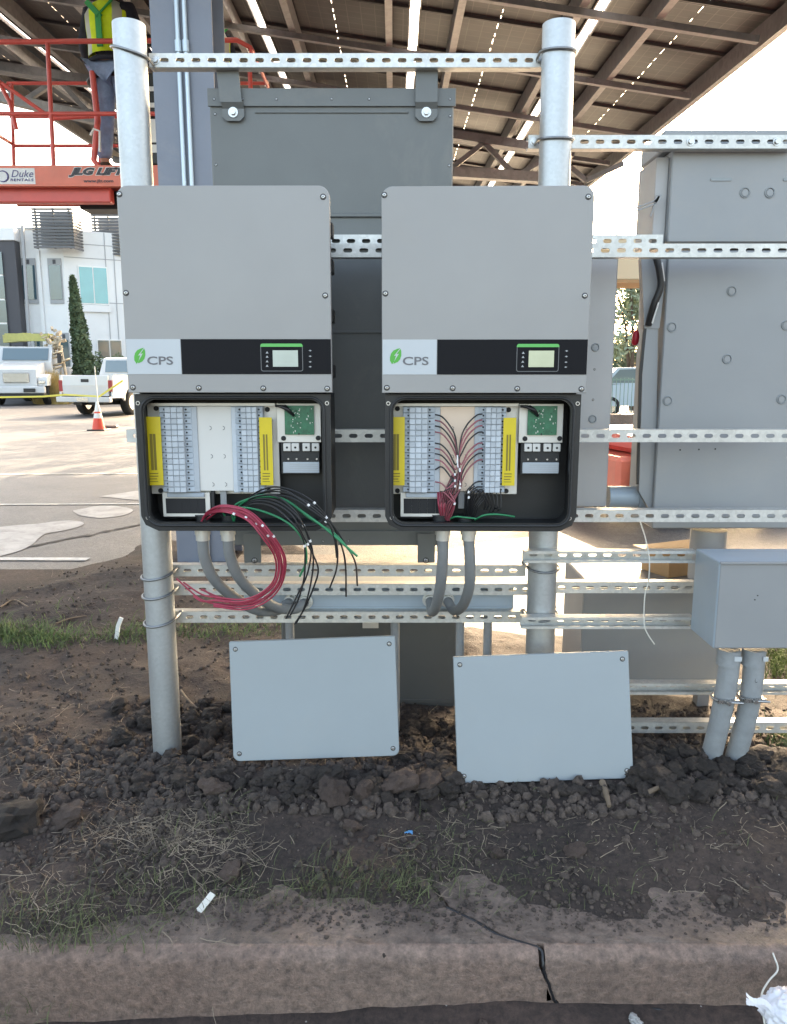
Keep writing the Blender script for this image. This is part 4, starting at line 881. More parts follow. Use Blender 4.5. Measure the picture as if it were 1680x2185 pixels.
# ------------------------------------------------------------------ canopy
def cz(x, y): return H+3.51-.14*x+.037*y
can = thing('solar_canopy', 'solar canopy on steel columns with dark panel undersides covering the lot', 'canopy', (-1.5, 5.7, 0))
modm = mat('module_backsheet', (.045, .032, .033), .45, 0, .12, 2)
n = modm.node_tree; b = n.nodes['Principled BSDF']; bt = n.nodes.new('ShaderNodeTexBrick'); bt.offset = 0; bt.inputs['Scale'].default_value = 1
bt.inputs['Brick Width'].default_value = .157; bt.inputs['Row Height'].default_value = .157; bt.inputs['Mortar Size'].default_value = .004
bt.inputs['Color1'].default_value = (.026, .019, .021, 1); bt.inputs['Color2'].default_value = (.036, .026, .027, 1); bt.inputs['Mortar'].default_value = (.085, .07, .066, 1)
n.links.new(n.nodes['Texture Coordinate'].outputs['Object'], bt.inputs[0]); n.links.new(bt.outputs[0], b.inputs['Base Color'])
M['modframe'] = mat('module_frame', (.10, .09, .09), .4, .5)
mw, ml = 1.715, 1.08
mb = MB(); g = .003
for s in (-1, 1): mb.box(min(s*g, s*(mw/2)), max(s*g, s*(mw/2)), -ml/2+.02, ml/2-.02, 0, .006)
for k in range(5): a = -ml/2+.03+k*(ml-.06)/4.6; mb.box(-g, g, a, a+(.13 if k % 2 else .07), .001, .005)
for s in (-1, 1): mb.box(-mw/2, mw/2, s*(ml/2-.01)-.009, s*(ml/2-.01)+.009, -.034, .006, 1)
for s in (-1, 1): mb.box(s*(mw/2-.008)-.008, s*(mw/2-.008)+.008, -ml/2+.02, ml/2-.02, -.034, -.0005, 1)
mme = mb.data('solar_module', [modm, M['modframe']])
rxy = (math.atan(.037), math.atan(.14), 0)
for i in range(6):
    xc = 2.93-1.8*i
    for j in range(16):
        yc_ = 3.6+ml*.5+j*(ml+.006)
        inst('solar_module', mme, can, (xc, yc_, cz(xc, yc_)), rxy)
YE = 3.6+16*(ml+.006)
for i in range(5):  # diffuser added over each sky gap: reads bright white, stops hard sun streaks
    xg = 2.93-.9-1.8*i; mb = MB(); w_ = .048; mb.add([V(xg+s*w_, yy, cz(xg+s*w_, yy)+.0095) for yy in (3.6, YE) for s in (-1, 1)], [(0, 1, 3, 2)]); mb.add([V(xg+s*w_, yy, cz(xg+s*w_, yy)+.0125) for yy in (3.6, YE) for s in (-1, 1)], [(0, 1, 3, 2)])
    mb.build('added_diffuser', M['strip'], can, fix=False)
xr = 3.80; xl = -6.97
for i in range(6):
    for dx in (-.47, .62):
        x = 2.93-1.8*i+dx; mb = MB(); zz = .036+.10
        mb.bar((x, 3.4, cz(x, 3.4)-zz+.0), (x, YE+.2, cz(x, YE+.2)-zz), .075, .20); 
        o = mb.build('purlin', M['canpurlin'], can)
for k in range(7):
    y = 4.5+1.7*k+1.7*0; y = 7.9+1.7*(k-2)
    mb = MB(); zz = .036+.205+.035; mb.bar((xl-.1, y, cz(xl-.1, y)-zz), (3.40, y, cz(3.40, y)-zz), .06, .06); mb.build('brace_bar', M['steelgrey'], can)
def girder(y, zd):
    a = V(-6.3, y, cz(-6.3, y)-.36); b = V(2.7, y, cz(2.7, y)-.36)
    mb = MB(); mb.bar(a, b, .16, .12); mb.build('girder_chord', M['steelgrey'], can)
    c = V(-1.7, y, cz(-1.7, y)-1.1); e1 = V(2.5, y, cz(2.5, y)-.75); e0 = V(-6.1, y, cz(-6.1, y)-.75)
    mb = MB(); mb.bar(c, e1, .16, .14); mb.bar(c, e0, .16, .14); mb.build('girder_chord', M['canpurlin'], can)
    for k in range(9):
        x = -6+k*1.05; t0 = (x+1.7)/4.2; 
        def lo(x): 
            return c+(e1-c)*((x+1.7)/4.2) if x > -1.7 else c+(e0-c)*((-1.7-x)/4.4)
        p = V(x, y, cz(x, y)-.40); q = lo(x+.5); r_ = V(x+1.05, y, cz(x+1.05, y)-.40)
        mb = MB(); mb.bar(p, q, .07, .07); mb.bar(q, r_, .07, .07); mb.build('web_brace', M['steelgrey'], can)
girder(12.4, 0); girder(5.72, 0); girder(18.6, 0)
def column(x, y, w=.40, main=False):
    zt = cz(x, y)-.42; mb = MB()
    mb.box(x-w/2, x+w/2, y-.20, y-.183, -.15, zt); mb.box(x-w/2, x+w/2, y+.183, y+.20, -.15, zt); mb.box(x-.008, x+.008, y-.1825, y+.1825, -.15, zt)
    o = mb.build('column', M['steelblue'], can)
    if main:
        for px in (385, 401):
            q = X(px-6, 300, y-.22); q2 = X(px+10, 620, y-.22); xx = X(px, 200, y-.225)
            mb = MB(); mb.cyl((xx, y-.225, -.1), (xx, y-.225, zt-.2), .0145, 10)
            for zc in (2.2, 3.45): mb.cyl((xx, y-.225, zc), (xx, y-.225, zc+.07), .022, 10)
            mb.build('riser_conduit', M['lampc'], o)
        mb = MB(); mb.box(x-w/2-.005, x+w/2+.005, y-.212, y-.2005, 3.98, 4.0); mb.build('splice_plate', M['lampc'], o)
column(X(404, 300, 5.6), 5.72, .40, True); column(-1.6, 12.4); column(-1.6, 18.6)

# ------------------------------------------------------------------ people
def skin_mesh(name, verts, edges, radii, m, parent, root=0, sub=2):
    me = bpy.data.meshes.new(name); me.from_pydata([tuple(v) for v in verts], edges, [])
    o = bpy.data.objects.new(name, me); COL.objects.link(o)
    o.modifiers.new('skin', 'SKIN'); 
    for i, r in enumerate(radii):
        rr = r if isinstance(r, tuple) else (r, r); me.skin_vertices[0].data[i].radius = rr
        me.skin_vertices[0].data[i].use_root = (i == root)
    s = o.modifiers.new('subdivision', 'SUBSURF'); s.levels = s.render_levels = sub
    me.materials.append(m); o.parent = parent; o.modifiers['skin'].use_smooth_shade = True; return o
def person(loc, rot, lab, armr=((-.24, .0, 1.15), (-.28, .18, .98)), arml=((.24, .0, 1.15), (.25, .22, 1.05))):
    t = thing('person', lab, 'person', (0, 0, 0)); v = V
    # facing +Y, back to the camera
    sp = [v(0, 0, .95), v(0, .0, 1.08), v(0, -.01, 1.24), v(0, -.01, 1.40), v(0, .0, 1.50), v(0, .02, 1.56)]
    body = sp+[v(-.10, 0, .92), v(-.11, .02, .52), v(-.12, -.02, .09), v(-.12, .10, .05), v(.10, 0, .92), v(.12, .01, .52), v(.13, -.02, .09), v(.13, .10, .05),
        v(-.17, 0, 1.42), v(*armr[0]), v(*armr[1]), v(.17, 0, 1.42), v(*arml[0]), v(*arml[1])]
    ed = [(0, 1), (1, 2), (2, 3), (3, 4), (4, 5), (0, 6), (6, 7), (7, 8), (8, 9), (0, 10), (10, 11), (11, 12), (12, 13), (3, 14), (14, 15), (15, 16), (3, 17), (17, 18), (18, 19)]
    rr = [.12, .12, .13, .12, .06, .055, .085, .055, .04, .035, .085, .055, .04, .035, .06, .045, .03, .06, .045, .03]
    skin_mesh('body', body, ed, rr, M['skin'], t)
    # hands : palm + five fingers each
    for hand, s in ((v(*armr[1]), -1), (v(*arml[1]), 1)):
        hv = [hand, hand+v(0, .05, -.01), hand+v(0, .09, -.015)]; he = [(0, 1), (1, 2)]; hr = [.026, .032, .026]
        for k in range(4):
            b0 = len(hv); dx = (k-1.5)*.020; l = (.07, .08, .075, .06)[k]
            hv += [hand+v(dx, .10, -.018), hand+v(dx, .10+l*.5, -.030), hand+v(dx, .10+l*.75, -.055)]; he += [(2, b0), (b0, b0+1), (b0+1, b0+2)]; hr += [.010, .009, .008]
        b0 = len(hv); hv += [hand+v(-s*.035, .06, -.02), hand+v(-s*.045, .09, -.035)]; he += [(1, b0), (b0, b0+1)]; hr += [.011, .009]
        skin_mesh('hand', hv, he, hr, M['skin'], t, 0, 1)
    hd = [v(0, .03, 1.56), v(0, .035, 1.63), v(0, .04, 1.70), v(0, .035, 1.75)]
    mb = MB(); bm = bmesh.new(); bmesh.ops.create_uvsphere(bm, u_segments=20, v_segments=14, radius=1)
    for q in bm.verts:
        x_, y_, z_ = q.co; q.co = v(x_*.078*(1-.12*max(0, -z_)), .03+y_*.098, 1.67+z_*.120)
        if y_ > .85 and abs(z_+.1) < .25 and abs(x_) < .2: q.co.y += .018
    mb.add([q.co.copy() for q in bm.verts], [[a.index for a in f.verts] for f in bm.faces], 0, True); bm.free()
    for s in (-1, 1): mb.tube([v(s*.078, .03, 1.70), v(s*.088, .025, 1.685), v(s*.088, .025, 1.655), v(s*.078, .03, 1.64)], .008, 6)
    mb.tube([v(-.025, .128, 1.625), v(.025, .128, 1.625)], .006, 6)
    h = mb.build('head', M['skin'], t)
    for s in (-1, 1): mb = MB(); mb.disc(v(s*.03, .121, 1.69), .010, (0, 1, 0), .004, 8); mb.build('eye', M['hair'], h)
    mb = MB(); bm = bmesh.new(); bmesh.ops.create_uvsphere(bm, u_segments=24, v_segments=12, radius=1)
    vs = []
    for q in bm.verts: vs.append(v(q.co.x*.105*(1.12 if abs(q.co.z) < .12 else 1), .03+q.co.y*.125*(1.1 if abs(q.co.z) < .12 else 1), 1.715+max(0, q.co.z)*.105))
    mb.add(vs, [[a.index for a in f.verts] for f in bm.faces], 0, True); bm.free(); mb.build('hard_hat', M['hatw'], t)
    skin_mesh('hood', [v(0, -.02, 1.45), v(0, -.045, 1.53), v(0, -.03, 1.58)], [(0, 1), (1, 2)], [(.12, .09), (.10, .075), (.085, .06)], M['navy'], t)
    sh = [v(0, 0, .96), v(0, 0, 1.10), v(0, -.01, 1.26), v(0, -.01, 1.40), v(0, 0, 1.47), v(-.17, 0, 1.42), v(*armr[0]), v(*armr[1])+v(.0, -.01, .0), v(.17, 0, 1.42), v(*arml[0]), v(*arml[1])+v(0, -.01, 0)]
    skin_mesh('sweatshirt', sh, [(0, 1), (1, 2), (2, 3), (3, 4), (3, 5), (5, 6), (6, 7), (3, 8), (8, 9), (9, 10)], [.145, .145, .155, .14, .08, .085, .07, .048, .085, .07, .048], M['navy'], t)
    skin_mesh('jeans', [v(0, 0, .98), v(-.09, 0, .90), v(-.11, .02, .52), v(-.12, -.02, .10), v(.09, 0, .90), v(.12, .01, .52), v(.13, -.02, .10)], [(0, 1), (1, 2), (2, 3), (0, 4), (4, 5), (5, 6)], [.15, .115, .082, .068, .115, .082, .068], M['jeans'], t)
    for s in (-.12, .13): skin_mesh('boot', [v(s, -.03, .10), v(s, -.02, .045), v(s, .12, .04)], [(0, 1), (1, 2)], [.06, .055, .045], M['boot'], t, 0, 1)
    # vest : open shell around the torso
    prof = [(1.02, .195, .150), (1.15, .190, .155), (1.28, .200, .165), (1.38, .205, .160), (1.46, .165, .120), (1.49, .110, .090)]; mb = MB(); ns = 28; vs = []
    for z, rx, ry in prof:
        for k in range(ns): an = 2*math.pi*k/ns; vs.append(v(math.copysign(abs(math.cos(an))**.8, math.cos(an))*rx, math.sin(an)*ry-.005, z+.006*math.sin(an*3)))
    fs = [(j*ns+k, j*ns+(k+1) % ns, (j+1)*ns+(k+1) % ns, (j+1)*ns+k) for j in range(len(prof)-1) for k in range(ns)]
    mb.add(vs, fs, 0, True)
    for p_ in range(len(mb.f)):
        k = p_ % ns
        if k in (17, 18, 23, 24): mb.m[p_] = 1
    ve = mb.build('vest', [M['vest'], M['silver']], t)
    mb = MB(); mb.bar(v(-.12, -.150, 1.46), v(.02, -.185, 1.30), .010, .045, up=v(1, 0, 1)); mb.bar(v(.12, -.150, 1.46), v(-.02, -.185, 1.30), .010, .045, up=v(1, 0, 1)); mb.bar(v(0, -.19, 1.33), v(0, -.185, 1.05), .012, .05, up=v(1, 0, 0)); mb.build('harness', M['strapg'], ve)
    for z, rx in ((1.0, .185), (.80, .0)):
        if rx: mb = MB(); mb.tube([v(math.cos(2*math.pi*k/24)*rx, math.sin(2*math.pi*k/24)*.165, z-.03) for k in range(25)], .022, 6, caps=False); mb.build('belt', M['navy'], t)
    for s in (-.10, .105): mb = MB(); mb.tube([v(s+math.cos(2*math.pi*k/20)*.112, math.sin(2*math.pi*k/20)*.118, .83+.03*math.cos(2*math.pi*k/20)*(1 if s < 0 else -1)) for k in range(21)], .02, 6, caps=False); mb.build('leg_strap', M['black'], t)
    t.location = loc; t.rotation_euler = (0, 0, rot); t.scale = (1.2, 1.15, 1.05); return t
YL = 8.1; zdeck = Z(352, YL)
person((X(253, 345, YL+.35), YL+.35, zdeck+.02), R(-12), 'worker in lime vest and blue jeans standing in the red basket left of the post', )
person((X(452, 345, YL+.9), YL+.9, zdeck+.02), R(35), 'worker in a lime and green vest mostly hidden behind the blue-grey column', )

# ------------------------------------------------------------------ boom lift
lift = thing('boom_lift', 'red boom lift whose railed basket carries two workers above the lot', 'boom lift', (-2.2, YL, 0))
xa, xb = X(-70, 390, YL), X(545, 390, YL); y0, y1 = YL, YL+1.05; ztop = Z(88, YL); zmid = Z(241, YL); zk = Z(352, YL); zk0 = Z(393, YL)
pf = MB(); pf.bbox(xa, xb, y0, y0+.03, zk0, zk, .004); kick = pf.build('kick_plate', M['orange'], lift)
part(lift, 'kick_plate', 'orange', xa, xb, y1-.03, y1, zk0, zk, .004); part(lift, 'deck', 'red', xa+.01, xb-.01, y0+.031, y1-.031, zk0+.01, zk0+.05)
part(lift, 'underframe', 'red', xa+.05, X(228, 420, YL), y0+.10, y0+.22, Z(427, YL), zk0-.001, .01); part(lift, 'underframe', 'darkhouse', X(160, 420, YL+.2), X(420, 420, YL+.2), y0+.3, y0+.6, Z(432, YL), zk0-.001, .01)
mb = MB(); mb.box(xa, xb, y0-.012, y0+.06, zk0-.02, zk0-.001); mb.build('bottom_rail', M['orange'], lift)
def rl(pts, r=.019, m='red', name='guard_rail', kk=1):
    mb = MB(); mb.tube(pts, r, 10); mb.build(name, M[m], lift)
rl([(xa, y0+.02, ztop), (X(505, 88, YL), y0+.02, ztop+.02), (xb-.02, y0+.06, ztop-.03), (xb, y0+.16, ztop-.12)], .023)
rl([(xa, y0+.02, zmid), (xb, y0+.02, zmid)], .02)
for z in (ztop, zmid, (zmid+ztop)/2-.02): rl([(xa, y1-.02, z-.02), (xb, y1-.02, z-.02)], .018)
for px, dz in ((98, 0), (355, 0), (528, .1), (-40, 0)):
    rl([(X(px+2, 95, YL), y0+.02, ztop-dz), (X(px+14, 345, YL), y0+.02, zk-.005)], .021, name='rail_post')
for px in (20, 205, 420): rl([(X(px, 95, y1), y1-.02, ztop-.02), (X(px+8, 345, y1), y1-.02, zk)], .019, name='rail_post')
for xx in (xa, xb):
    for z in (ztop-.06, zmid): rl([(xx, y0+.03, z), (xx, y1-.03, z)], .018)
rl([(X(-10, 130, YL+.5), YL+.5, ztop-.15), (X(20, 200, YL+.5), YL+.5, zmid+.25), (X(32, 240, YL+.5), YL+.5, zmid)], .022); rl([(X(2, 150, YL+.5), YL+.5, ztop-.2), (X(110, 232, YL+.5), YL+.5, zmid+.1), (X(190, 238, YL+.5), YL+.5, zmid+.12)], .02)
rl([(X(196, 160, YL+.2), YL+.22, zmid+.45), (X(206, 240, YL+.2), YL+.22, zmid), (X(196, 300, YL+.2), YL+.22, zk+.1), (X(200, 345, YL), YL+.22, zk)], .03)
rl([(X(185, 290, YL), YL+.1, zk+.30), (X(192, 272, YL), YL+.1, zk+.36), (X(205, 275, YL), YL+.1, zk+.34), (X(205, 320, YL), YL+.1, zk+.15)], .012, 'hatw', 'hook_loop')
cb = part(lift, 'control_box', 'black', X(300, 200, YL+.1), X(352, 200, YL+.1), YL+.06, YL+.32, zk+.02, Z(150, YL), .01)
for a, b_ in ((225, 215), (300, 250), (322, 305), (190, 180)): part(cb, 'placard', 'paper', X(314, 250, YL), X(344, 250, YL), YL+.050, YL+.0595, Z(max(a, b_), YL), Z(min(a, b_), YL), 0)
cxy = lambda c, r: (X(c*.2915/1.0*1.0, r*.2915, YL), Z(r*.2915, YL))
def sgn(txt, c0, c1, r0, r1, m, sh=0, bold=0, par=kick, y=YL-.004, space=1):
    a = cxy(c0, r1); b = cxy(c1, r0); return put_text(txt, par, ((a[0]+b[0])/2, (a[1]+b[1])/2), b[0]-a[0], b[1]-a[1], M[m], y, sh, bold, 'lettering', space)
sgn('JLG LIFT', 500, 925, 1222, 1300, 'hatw', .35, .010, y=YL-.002); sgn('JLG LIFT', 504, 921, 1226, 1296, 'pcur', .35, .006, y=YL-.005)
sgn('www.jlg.com', 615, 830, 1312, 1342, 'pcur', .1, .002)
a = cxy(-60, 1352); b = cxy(252, 1230); st = part(kick, 'sticker', 'paper', a[0], b[0], YL-.0015, YL-.0002, a[1], b[1], 0)
sgn('Duke', 85, 243, 1245, 1296, 'print_purple', .3, .0, st); sgn('RENTALS', 78, 246, 1306, 1326, 'print_purple', .1, .003, st, space=1.2)
sgn('RIGHT', -20, 42, 1262, 1282, 'print_purple', .1, .0, st) if 0 else None
mb = MB(); ce = cxy(20, 1290); mb.tube([V(ce[0]+math.cos(R(a_))*.055, YL-.003, ce[1]+math.sin(R(a_))*.05) for a_ in range(-120, 130, 20)], [.003+.006*math.sin(i/12*math.pi) for i in range(13)], 6); mb.build('crescent_logo', M['print_purple'], st)
a = cxy(1190, 1335); b = cxy(1290, 1212); st = part(kick, 'sticker', 'paper', a[0], b[0], YL-.0015, YL-.0002, a[1], b[1], 0)
mb = MB(); mb.bar((a[0]+.04, YL-.003, a[1]+.05), (b[0]-.04, YL-.003, b[1]-.04), .002, .02); mb.build('print', M['pcur'], st)
# boom and chassis to the right
zz0 = zk0-.15; bx = X(1390, 1000, 10.2)
mb = MB(); mb.bar((-1.4, YL+.7, zz0), (1.5, 8.6, 1.05), .22, .24); mb.bar((-.9, YL+1.0, zz0-.05), (-1.8, YL+.8, zz0), .3, .3); mb.build('boom', M['red'], lift)
mb = MB(); mb.bar((1.3, 8.55, 1.05), (2.0, 8.4, .70), .28, .26); mb.build('boom_base', M['orange'], lift)
mb = MB(); Mx = Matrix.Translation((3.0, 8.3, 0)) @ Matrix.Rotation(R(14), 4, 'Z')
mb.bbox(-1.15, 1.15, -.85, .85, .30, .62, .04, M=Mx); mb.build('chassis', M['orange'], lift)
mb = MB(); mb.bbox(-.95, 1.1, -.95, .9, .64, .80, .05, M=Mx); mb.build('turntable', M['red'], lift)
mb = MB(); mb.box(-.80, -.66, -.96, -.952, .66, .77, M=Mx); mb.build('placard', M['paper'], lift)
def wheel(parent, c, ax, r, w, rim='chrome', fix_root=None):
    mb = MB(); ax = Vector(ax).normalized(); c = Vector(c); n = 28
    prof = [(-.5, .62), (-.5, .93), (-.38, 1.0), (.38, 1.0), (.5, .93), (.5, .62)]
    a = ax.cross(V(0, 0, 1)).normalized(); u = V(0, 0, 1); vs = []
    for t_, q in prof:
        for k in range(n): an = 2*math.pi*k/n; vs.append(c+ax*t_*w+(a*math.cos(an)+u*math.sin(an))*r*q)
    mb.add(vs, [(j*n+k, j*n+(k+1) % n, (j+1)*n+(k+1) % n, (j+1)*n+k) for j in range(5) for k in range(n)], 0, True)
    for k in range(0, n, 1):
        an = 2*math.pi*(k+.5)/n; d = a*math.cos(an)+u*math.sin(an); mb.bar(c+d*r*1.004-ax*w*.36, c+d*r*1.004+ax*w*.36, r*.08, r*.03, up=d)
    wh = mb.build('wheel', M['tyre'], parent)
    mb = MB(); mb.cyl(c-ax*w*.36, c+ax*w*.36, r*.62, 20); mb.build('rim', M[rim], wh)
    return wh
for sx, sy in ((-.60, -1.0), (.85, -.85), (-.85, .85), (.85, .85)):
    p = Mx @ V(sx, sy, .43); wheel(lift, p, Mx.to_3x3() @ V(0, 1, 0), .43, .30, 'hatw')

# ------------------------------------------------------------------ pickup
def pickup():
    t = thing('pickup_truck', 'white pickup truck parked with its tailgate towards us behind the traffic cone', 'pickup truck', (0, 0, 0))
    # local: rear at y=0 facing -Y, x across, length +Y
    w = .98; bz0, bz1 = .62, 1.32
    side = [(0, .72), (0, 1.30), (.03, 1.33), (2.15, 1.35), (2.15, .66), (1.75, .62)]
    def ext(pts, x0, x1, m, name, par=t):      # polygon in (y,z) extruded in x
        n = len(pts); mb = MB(); mb.add([V(x0, a, b) for a, b in pts]+[V(x1, a, b) for a, b in pts], [list(range(n)), list(range(2*n-1, n-1, -1))]+[(i, i+n, (i+1) % n+n, (i+1) % n) for i in range(n)]); return mb.build(name, M[m], par)
    def arch(cy, r, n=8): return [(cy+r*math.cos(R(180-180*k/n)), .48+r*math.sin(R(180-180*k/n))) for k in range(n+1)]
    bedside = [(0, .60)]+[(.06, 1.30), (.08, 1.33), (5.0, 1.28), (5.55, 1.10), (5.6, .55), (4.95, .52)]+arch(4.45, .50)[::-1]+[(3.9, .50), (1.75, .50)]+arch(1.2, .50)[::-1]+[(.6, .58)]
    for s in (-1, 1): ext(bedside, s*(w-.07) if s > 0 else -w, s*w if s > 0 else -(w-.07), 'carwhite', 'body_side')
    ext([(.0, .66), (-.02, 1.0), (0, 1.30), (.03, 1.32), (.06, 1.30), (.06, .66)], -.83, .83, 'carwhite', 'tailgate')
    ext([(.1, .75), (.1, .80), (2.0, .80), (2.0, .75)], -.9, .9, 'darkhouse', 'bed_floor')
    ext([(4.2, .60), (4.2, 1.27), (5.1, 1.25), (5.62, 1.08), (5.68, .60)], -w+.071, w-.071, 'carwhite', 'bonnet')
    cab = [(2.16, .60), (2.18, 1.33), (2.30, 1.88), (2.45, 1.93), (3.45, 1.93), (3.60, 1.88), (4.20, 1.30), (4.19, .60)]
    n = len(cab); mb = MB(); vs = []
    for s in (-1, 1): vs += [V(s*(w-.072-(.14*max(0, z-1.33)/.6)), y, z) for y, z in cab]
    mb.add(vs, [list(range(n)), list(range(2*n-1, n-1, -1))]+[(i, i+n, (i+1) % n+n, (i+1) % n) for i in range(n)]); cb = mb.build('cab', M['carwhite'], t)
    ext([(2.175, 1.42), (2.265, 1.82), (2.255, 1.822), (2.165, 1.42)], -.66, .66, 'glass', 'rear_window', cb)
    for s in (-1, 1):
        x = lambda z: s*(w-.066-.14*max(0, z-1.33)/.6)
        for q in ([(2.35, 1.40), (2.45, 1.82), (2.95, 1.84), (2.95, 1.38)], [(3.03, 1.38), (3.03, 1.84), (3.45, 1.83), (3.95, 1.38)]):
            mb = MB(); mb.add([V(x(z), y, z) for y, z in q]+[V(x(z)-s*.01, y, z) for y, z in q], [(0, 1, 2, 3), (7, 6, 5, 4)]+[(i, i+4, (i+1) % 4+4, (i+1) % 4) for i in range(4)]); mb.build('side_window', M['glass'], cb)
        mb = MB(); mb.bbox(min(s*.835, s*.975), max(s*.835, s*.975), -.012, .0, .80, 1.16, .004); mb.build('tail_lamp', M['taillight'], t)
        mb = MB(); mb.bbox(min(s*.985, s*1.22), max(s*.985, s*1.22), 3.75, 3.85, 1.35, 1.62, .02); mb.build('mirror', M['black'], t)
        for cy in (1.2, 4.45): wheel(t, (s*.84, cy, .42), (1, 0, 0), .42, .27)
    mb = MB(); mb.bbox(-.98, .98, -.20, -.03, .46, .63, .02); bu = mb.build('rear_bumper', M['carwhite'], t)
    mb = MB(); mb.bbox(-.20, .20, -.215, -.201, .48, .61, .003); mb.build('number_plate', M['chrome'], bu)
    mb = MB(); mb.bbox(-.14, .14, -.03, -.012, 1.10, 1.20, .006); mb.build('tailgate_handle', M['black'], t)
    mb = MB(); mb.box(-.55, .55, .1, 5.2, .36, .50); mb.box(-.75, .75, 1.1, 1.3, .34, .46); mb.build('chassis_frame', M['black'], t)
    mb = MB(); mb.cyl((-.06, -.22, .40), (-.06, .1, .40), .035, 8); mb.build('tow_hitch', M['black'], t)
    return t
pk = pickup(); q = P(184, 850, 25.5); pk.location = (q.x, 25.5, -.01); pk.rotation_euler = (0, 0, R(-13))
# ------------------------------------------------------------------ digger truck on the left
def digger():
    t = thing('digger_truck', 'white utility truck with a yellow boom and worn auger gear at the left edge', 'truck', (0, 0, 0))
    def P_(name, m, *a, par=t, b=.03): mb = MB(); mb.bbox(*a, b); return mb.build(name, M[m], par)
    # front at y=0 facing -Y
    def ext(pts, x0, x1, m, name, par=t):
        n = len(pts); mb = MB(); mb.add([V(x0, a, b) for a, b in pts]+[V(x1, a, b) for a, b in pts], [list(range(n)), list(range(2*n-1, n-1, -1))]+[(i, i+n, (i+1) % n+n, (i+1) % n) for i in range(n)]); return mb.build(name, M[m], par)
    ext([(0.02, .75), (0, 1.45), (.25, 1.62), (1.5, 1.78), (1.5, .8)], -.78, .78, 'carwhite', 'bonnet')
    ext([(1.51, .8), (1.51, 1.80), (1.85, 2.42), (2.9, 2.48), (2.9, .8)], -1.05, 1.05, 'carwhite', 'cab')
    ext([(1.50, 1.86), (1.80, 2.36), (1.79, 2.37), (1.485, 1.87)], -.92, .92, 'glass', 'windscreen')
    for s in (-1, 1):
        ext([(.1, .8), (.15, 1.15), (.6, 1.28), (1.3, 1.22), (1.45, .8)], min(s*.785, s*1.16), max(s*.785, s*1.16), 'carwhite', 'mudguard'); wheel(t, (s*.97, .85, .48), (1, 0, 0), .48, .28); wheel(t, (s*.9, 5.2, .48), (1, 0, 0), .48, .5)
        P_('headlamp', 'chrome', *sorted((s*.80, s*1.08)), .07, .12, .86, 1.02)
        P_('mirror', 'black', *sorted((s*1.25, s*1.42)), 1.7, 1.75, 1.75, 2.15, b=.01)
    gr = P_('grille', 'chrome', -.50, .50, -.045, -.001, .92, 1.34)
    for k in range(9): P_('grille_bar', 'hole', -.46, .46, -.052, -.046, .95+k*.043, .965+k*.043, par=gr, b=.001)
    P_('bumper', 'carwhite', -1.15, 1.15, -.35, -.12, .50, .78); P_('tow_hook', 'black', .35, .8, -.42, -.36, .55, .70, b=.01); P_('winch', 'black', -1.1, 1.1, -.3, .3, .30, .49)
    P_('service_body', 'carwhite', -1.15, 1.15, 3.0, 7.0, .8, 1.6)
    mb = MB(); mb.bar((-1.2, 3.5, 2.9), (.9, 2.4, 2.85), .32, .32); mb.bar((-1.8, 5.5, 2.9), (-.3, 3.3, 2.9), .36, .36); mb.build('boom', M['ylift'], t)
    rr = random.Random(3)
    mb = MB()
    for k in range(34):
        a = V(1.15+rr.gauss(0, .22), 2.2+rr.gauss(0, .2), 2.7+rr.gauss(0, .24)); d = V(rr.uniform(-1, 1), rr.uniform(-1, 1), rr.uniform(-1, 1)).normalized()*rr.uniform(.12, .32); mb.bar(a, a+d, rr.uniform(.05, .14), rr.uniform(.05, .14))
    for k in range(5): c = V(1.3+rr.uniform(-.2, .2), 2.0, 2.2-k*.16); mb.cyl(c, c+V(.02, 0, -.06), .28, 12)
    mb.cyl((1.35, 2.05, 2.5), (1.5, 2.0, 1.2), .06, 8); mb.build('auger_gear', M['rusty'], t)['kind'] = 'stuff'
    return t
dg = digger(); q = P(34, 800, 34.0); dg.location = (q.x, 34.0, -.01); dg.rotation_euler = (0, 0, R(10)); dg.scale = (1.05,)*3
# cone
g = G(211, 918, -.01)
t = thing('traffic_cone', 'orange and white traffic cone with a thin stick on the sunlit asphalt', 'traffic cone', (g.x, g.y, -.01)); z0 = -.01
def ring2(z): return .155-.125*(z-.03)/.67
for a, b, m, nm in ((.03, .30, 'coneo', 'cone_base_band'), (.30, .42, 'conew', 'white_band'), (.42, .46, 'coneo', 'cone_band'), (.46, .62, 'conew', 'white_band'), (.62, .70, 'conew', 'cone_tip')):
    mb = MB(); mb.tube([(g.x, g.y, z0+a), (g.x, g.y, z0+b-.0005)], [ring2(a), ring2(b)], 20); mb.build(nm, M[m], t)
mb = MB(); mb.bbox(g.x-.22, g.x+.22, g.y-.22, g.y+.22, z0, z0+.03, .01); mb.build('foot', M['black'], t)
mb = MB(); mb.cyl((g.x+.02, g.y, z0+.70), (g.x, g.y, z0+1.55), .012, 6); mb.build('stick', M['hatw'], t)
mb = MB(); q = G(238, 913, -.01); mb.bbox(q.x-.18, q.x+.16, q.y-.1, q.y+.1, -.009, .06, .02); tag(mb.build('rubble_block', M['concgrey']), 'flat chunk of rubble lying right behind the traffic cone', 'rubble')
# caution tape
a = G(-40, 846, -.01); b = G(86, 850, -.01)
mb = MB(); pts = [P(-30, 848, 24), P(90, 846, 23), P(140, 842, 22.5), P(212, 846, 20.5), P(262, 812, 20)]
for i in range(4): mb.bar(pts[i], pts[i+1], .01, .05)
tag(mb.build('caution_tape', M['tape']), 'yellow caution tape strung low past the traffic cone stick', 'caution tape')

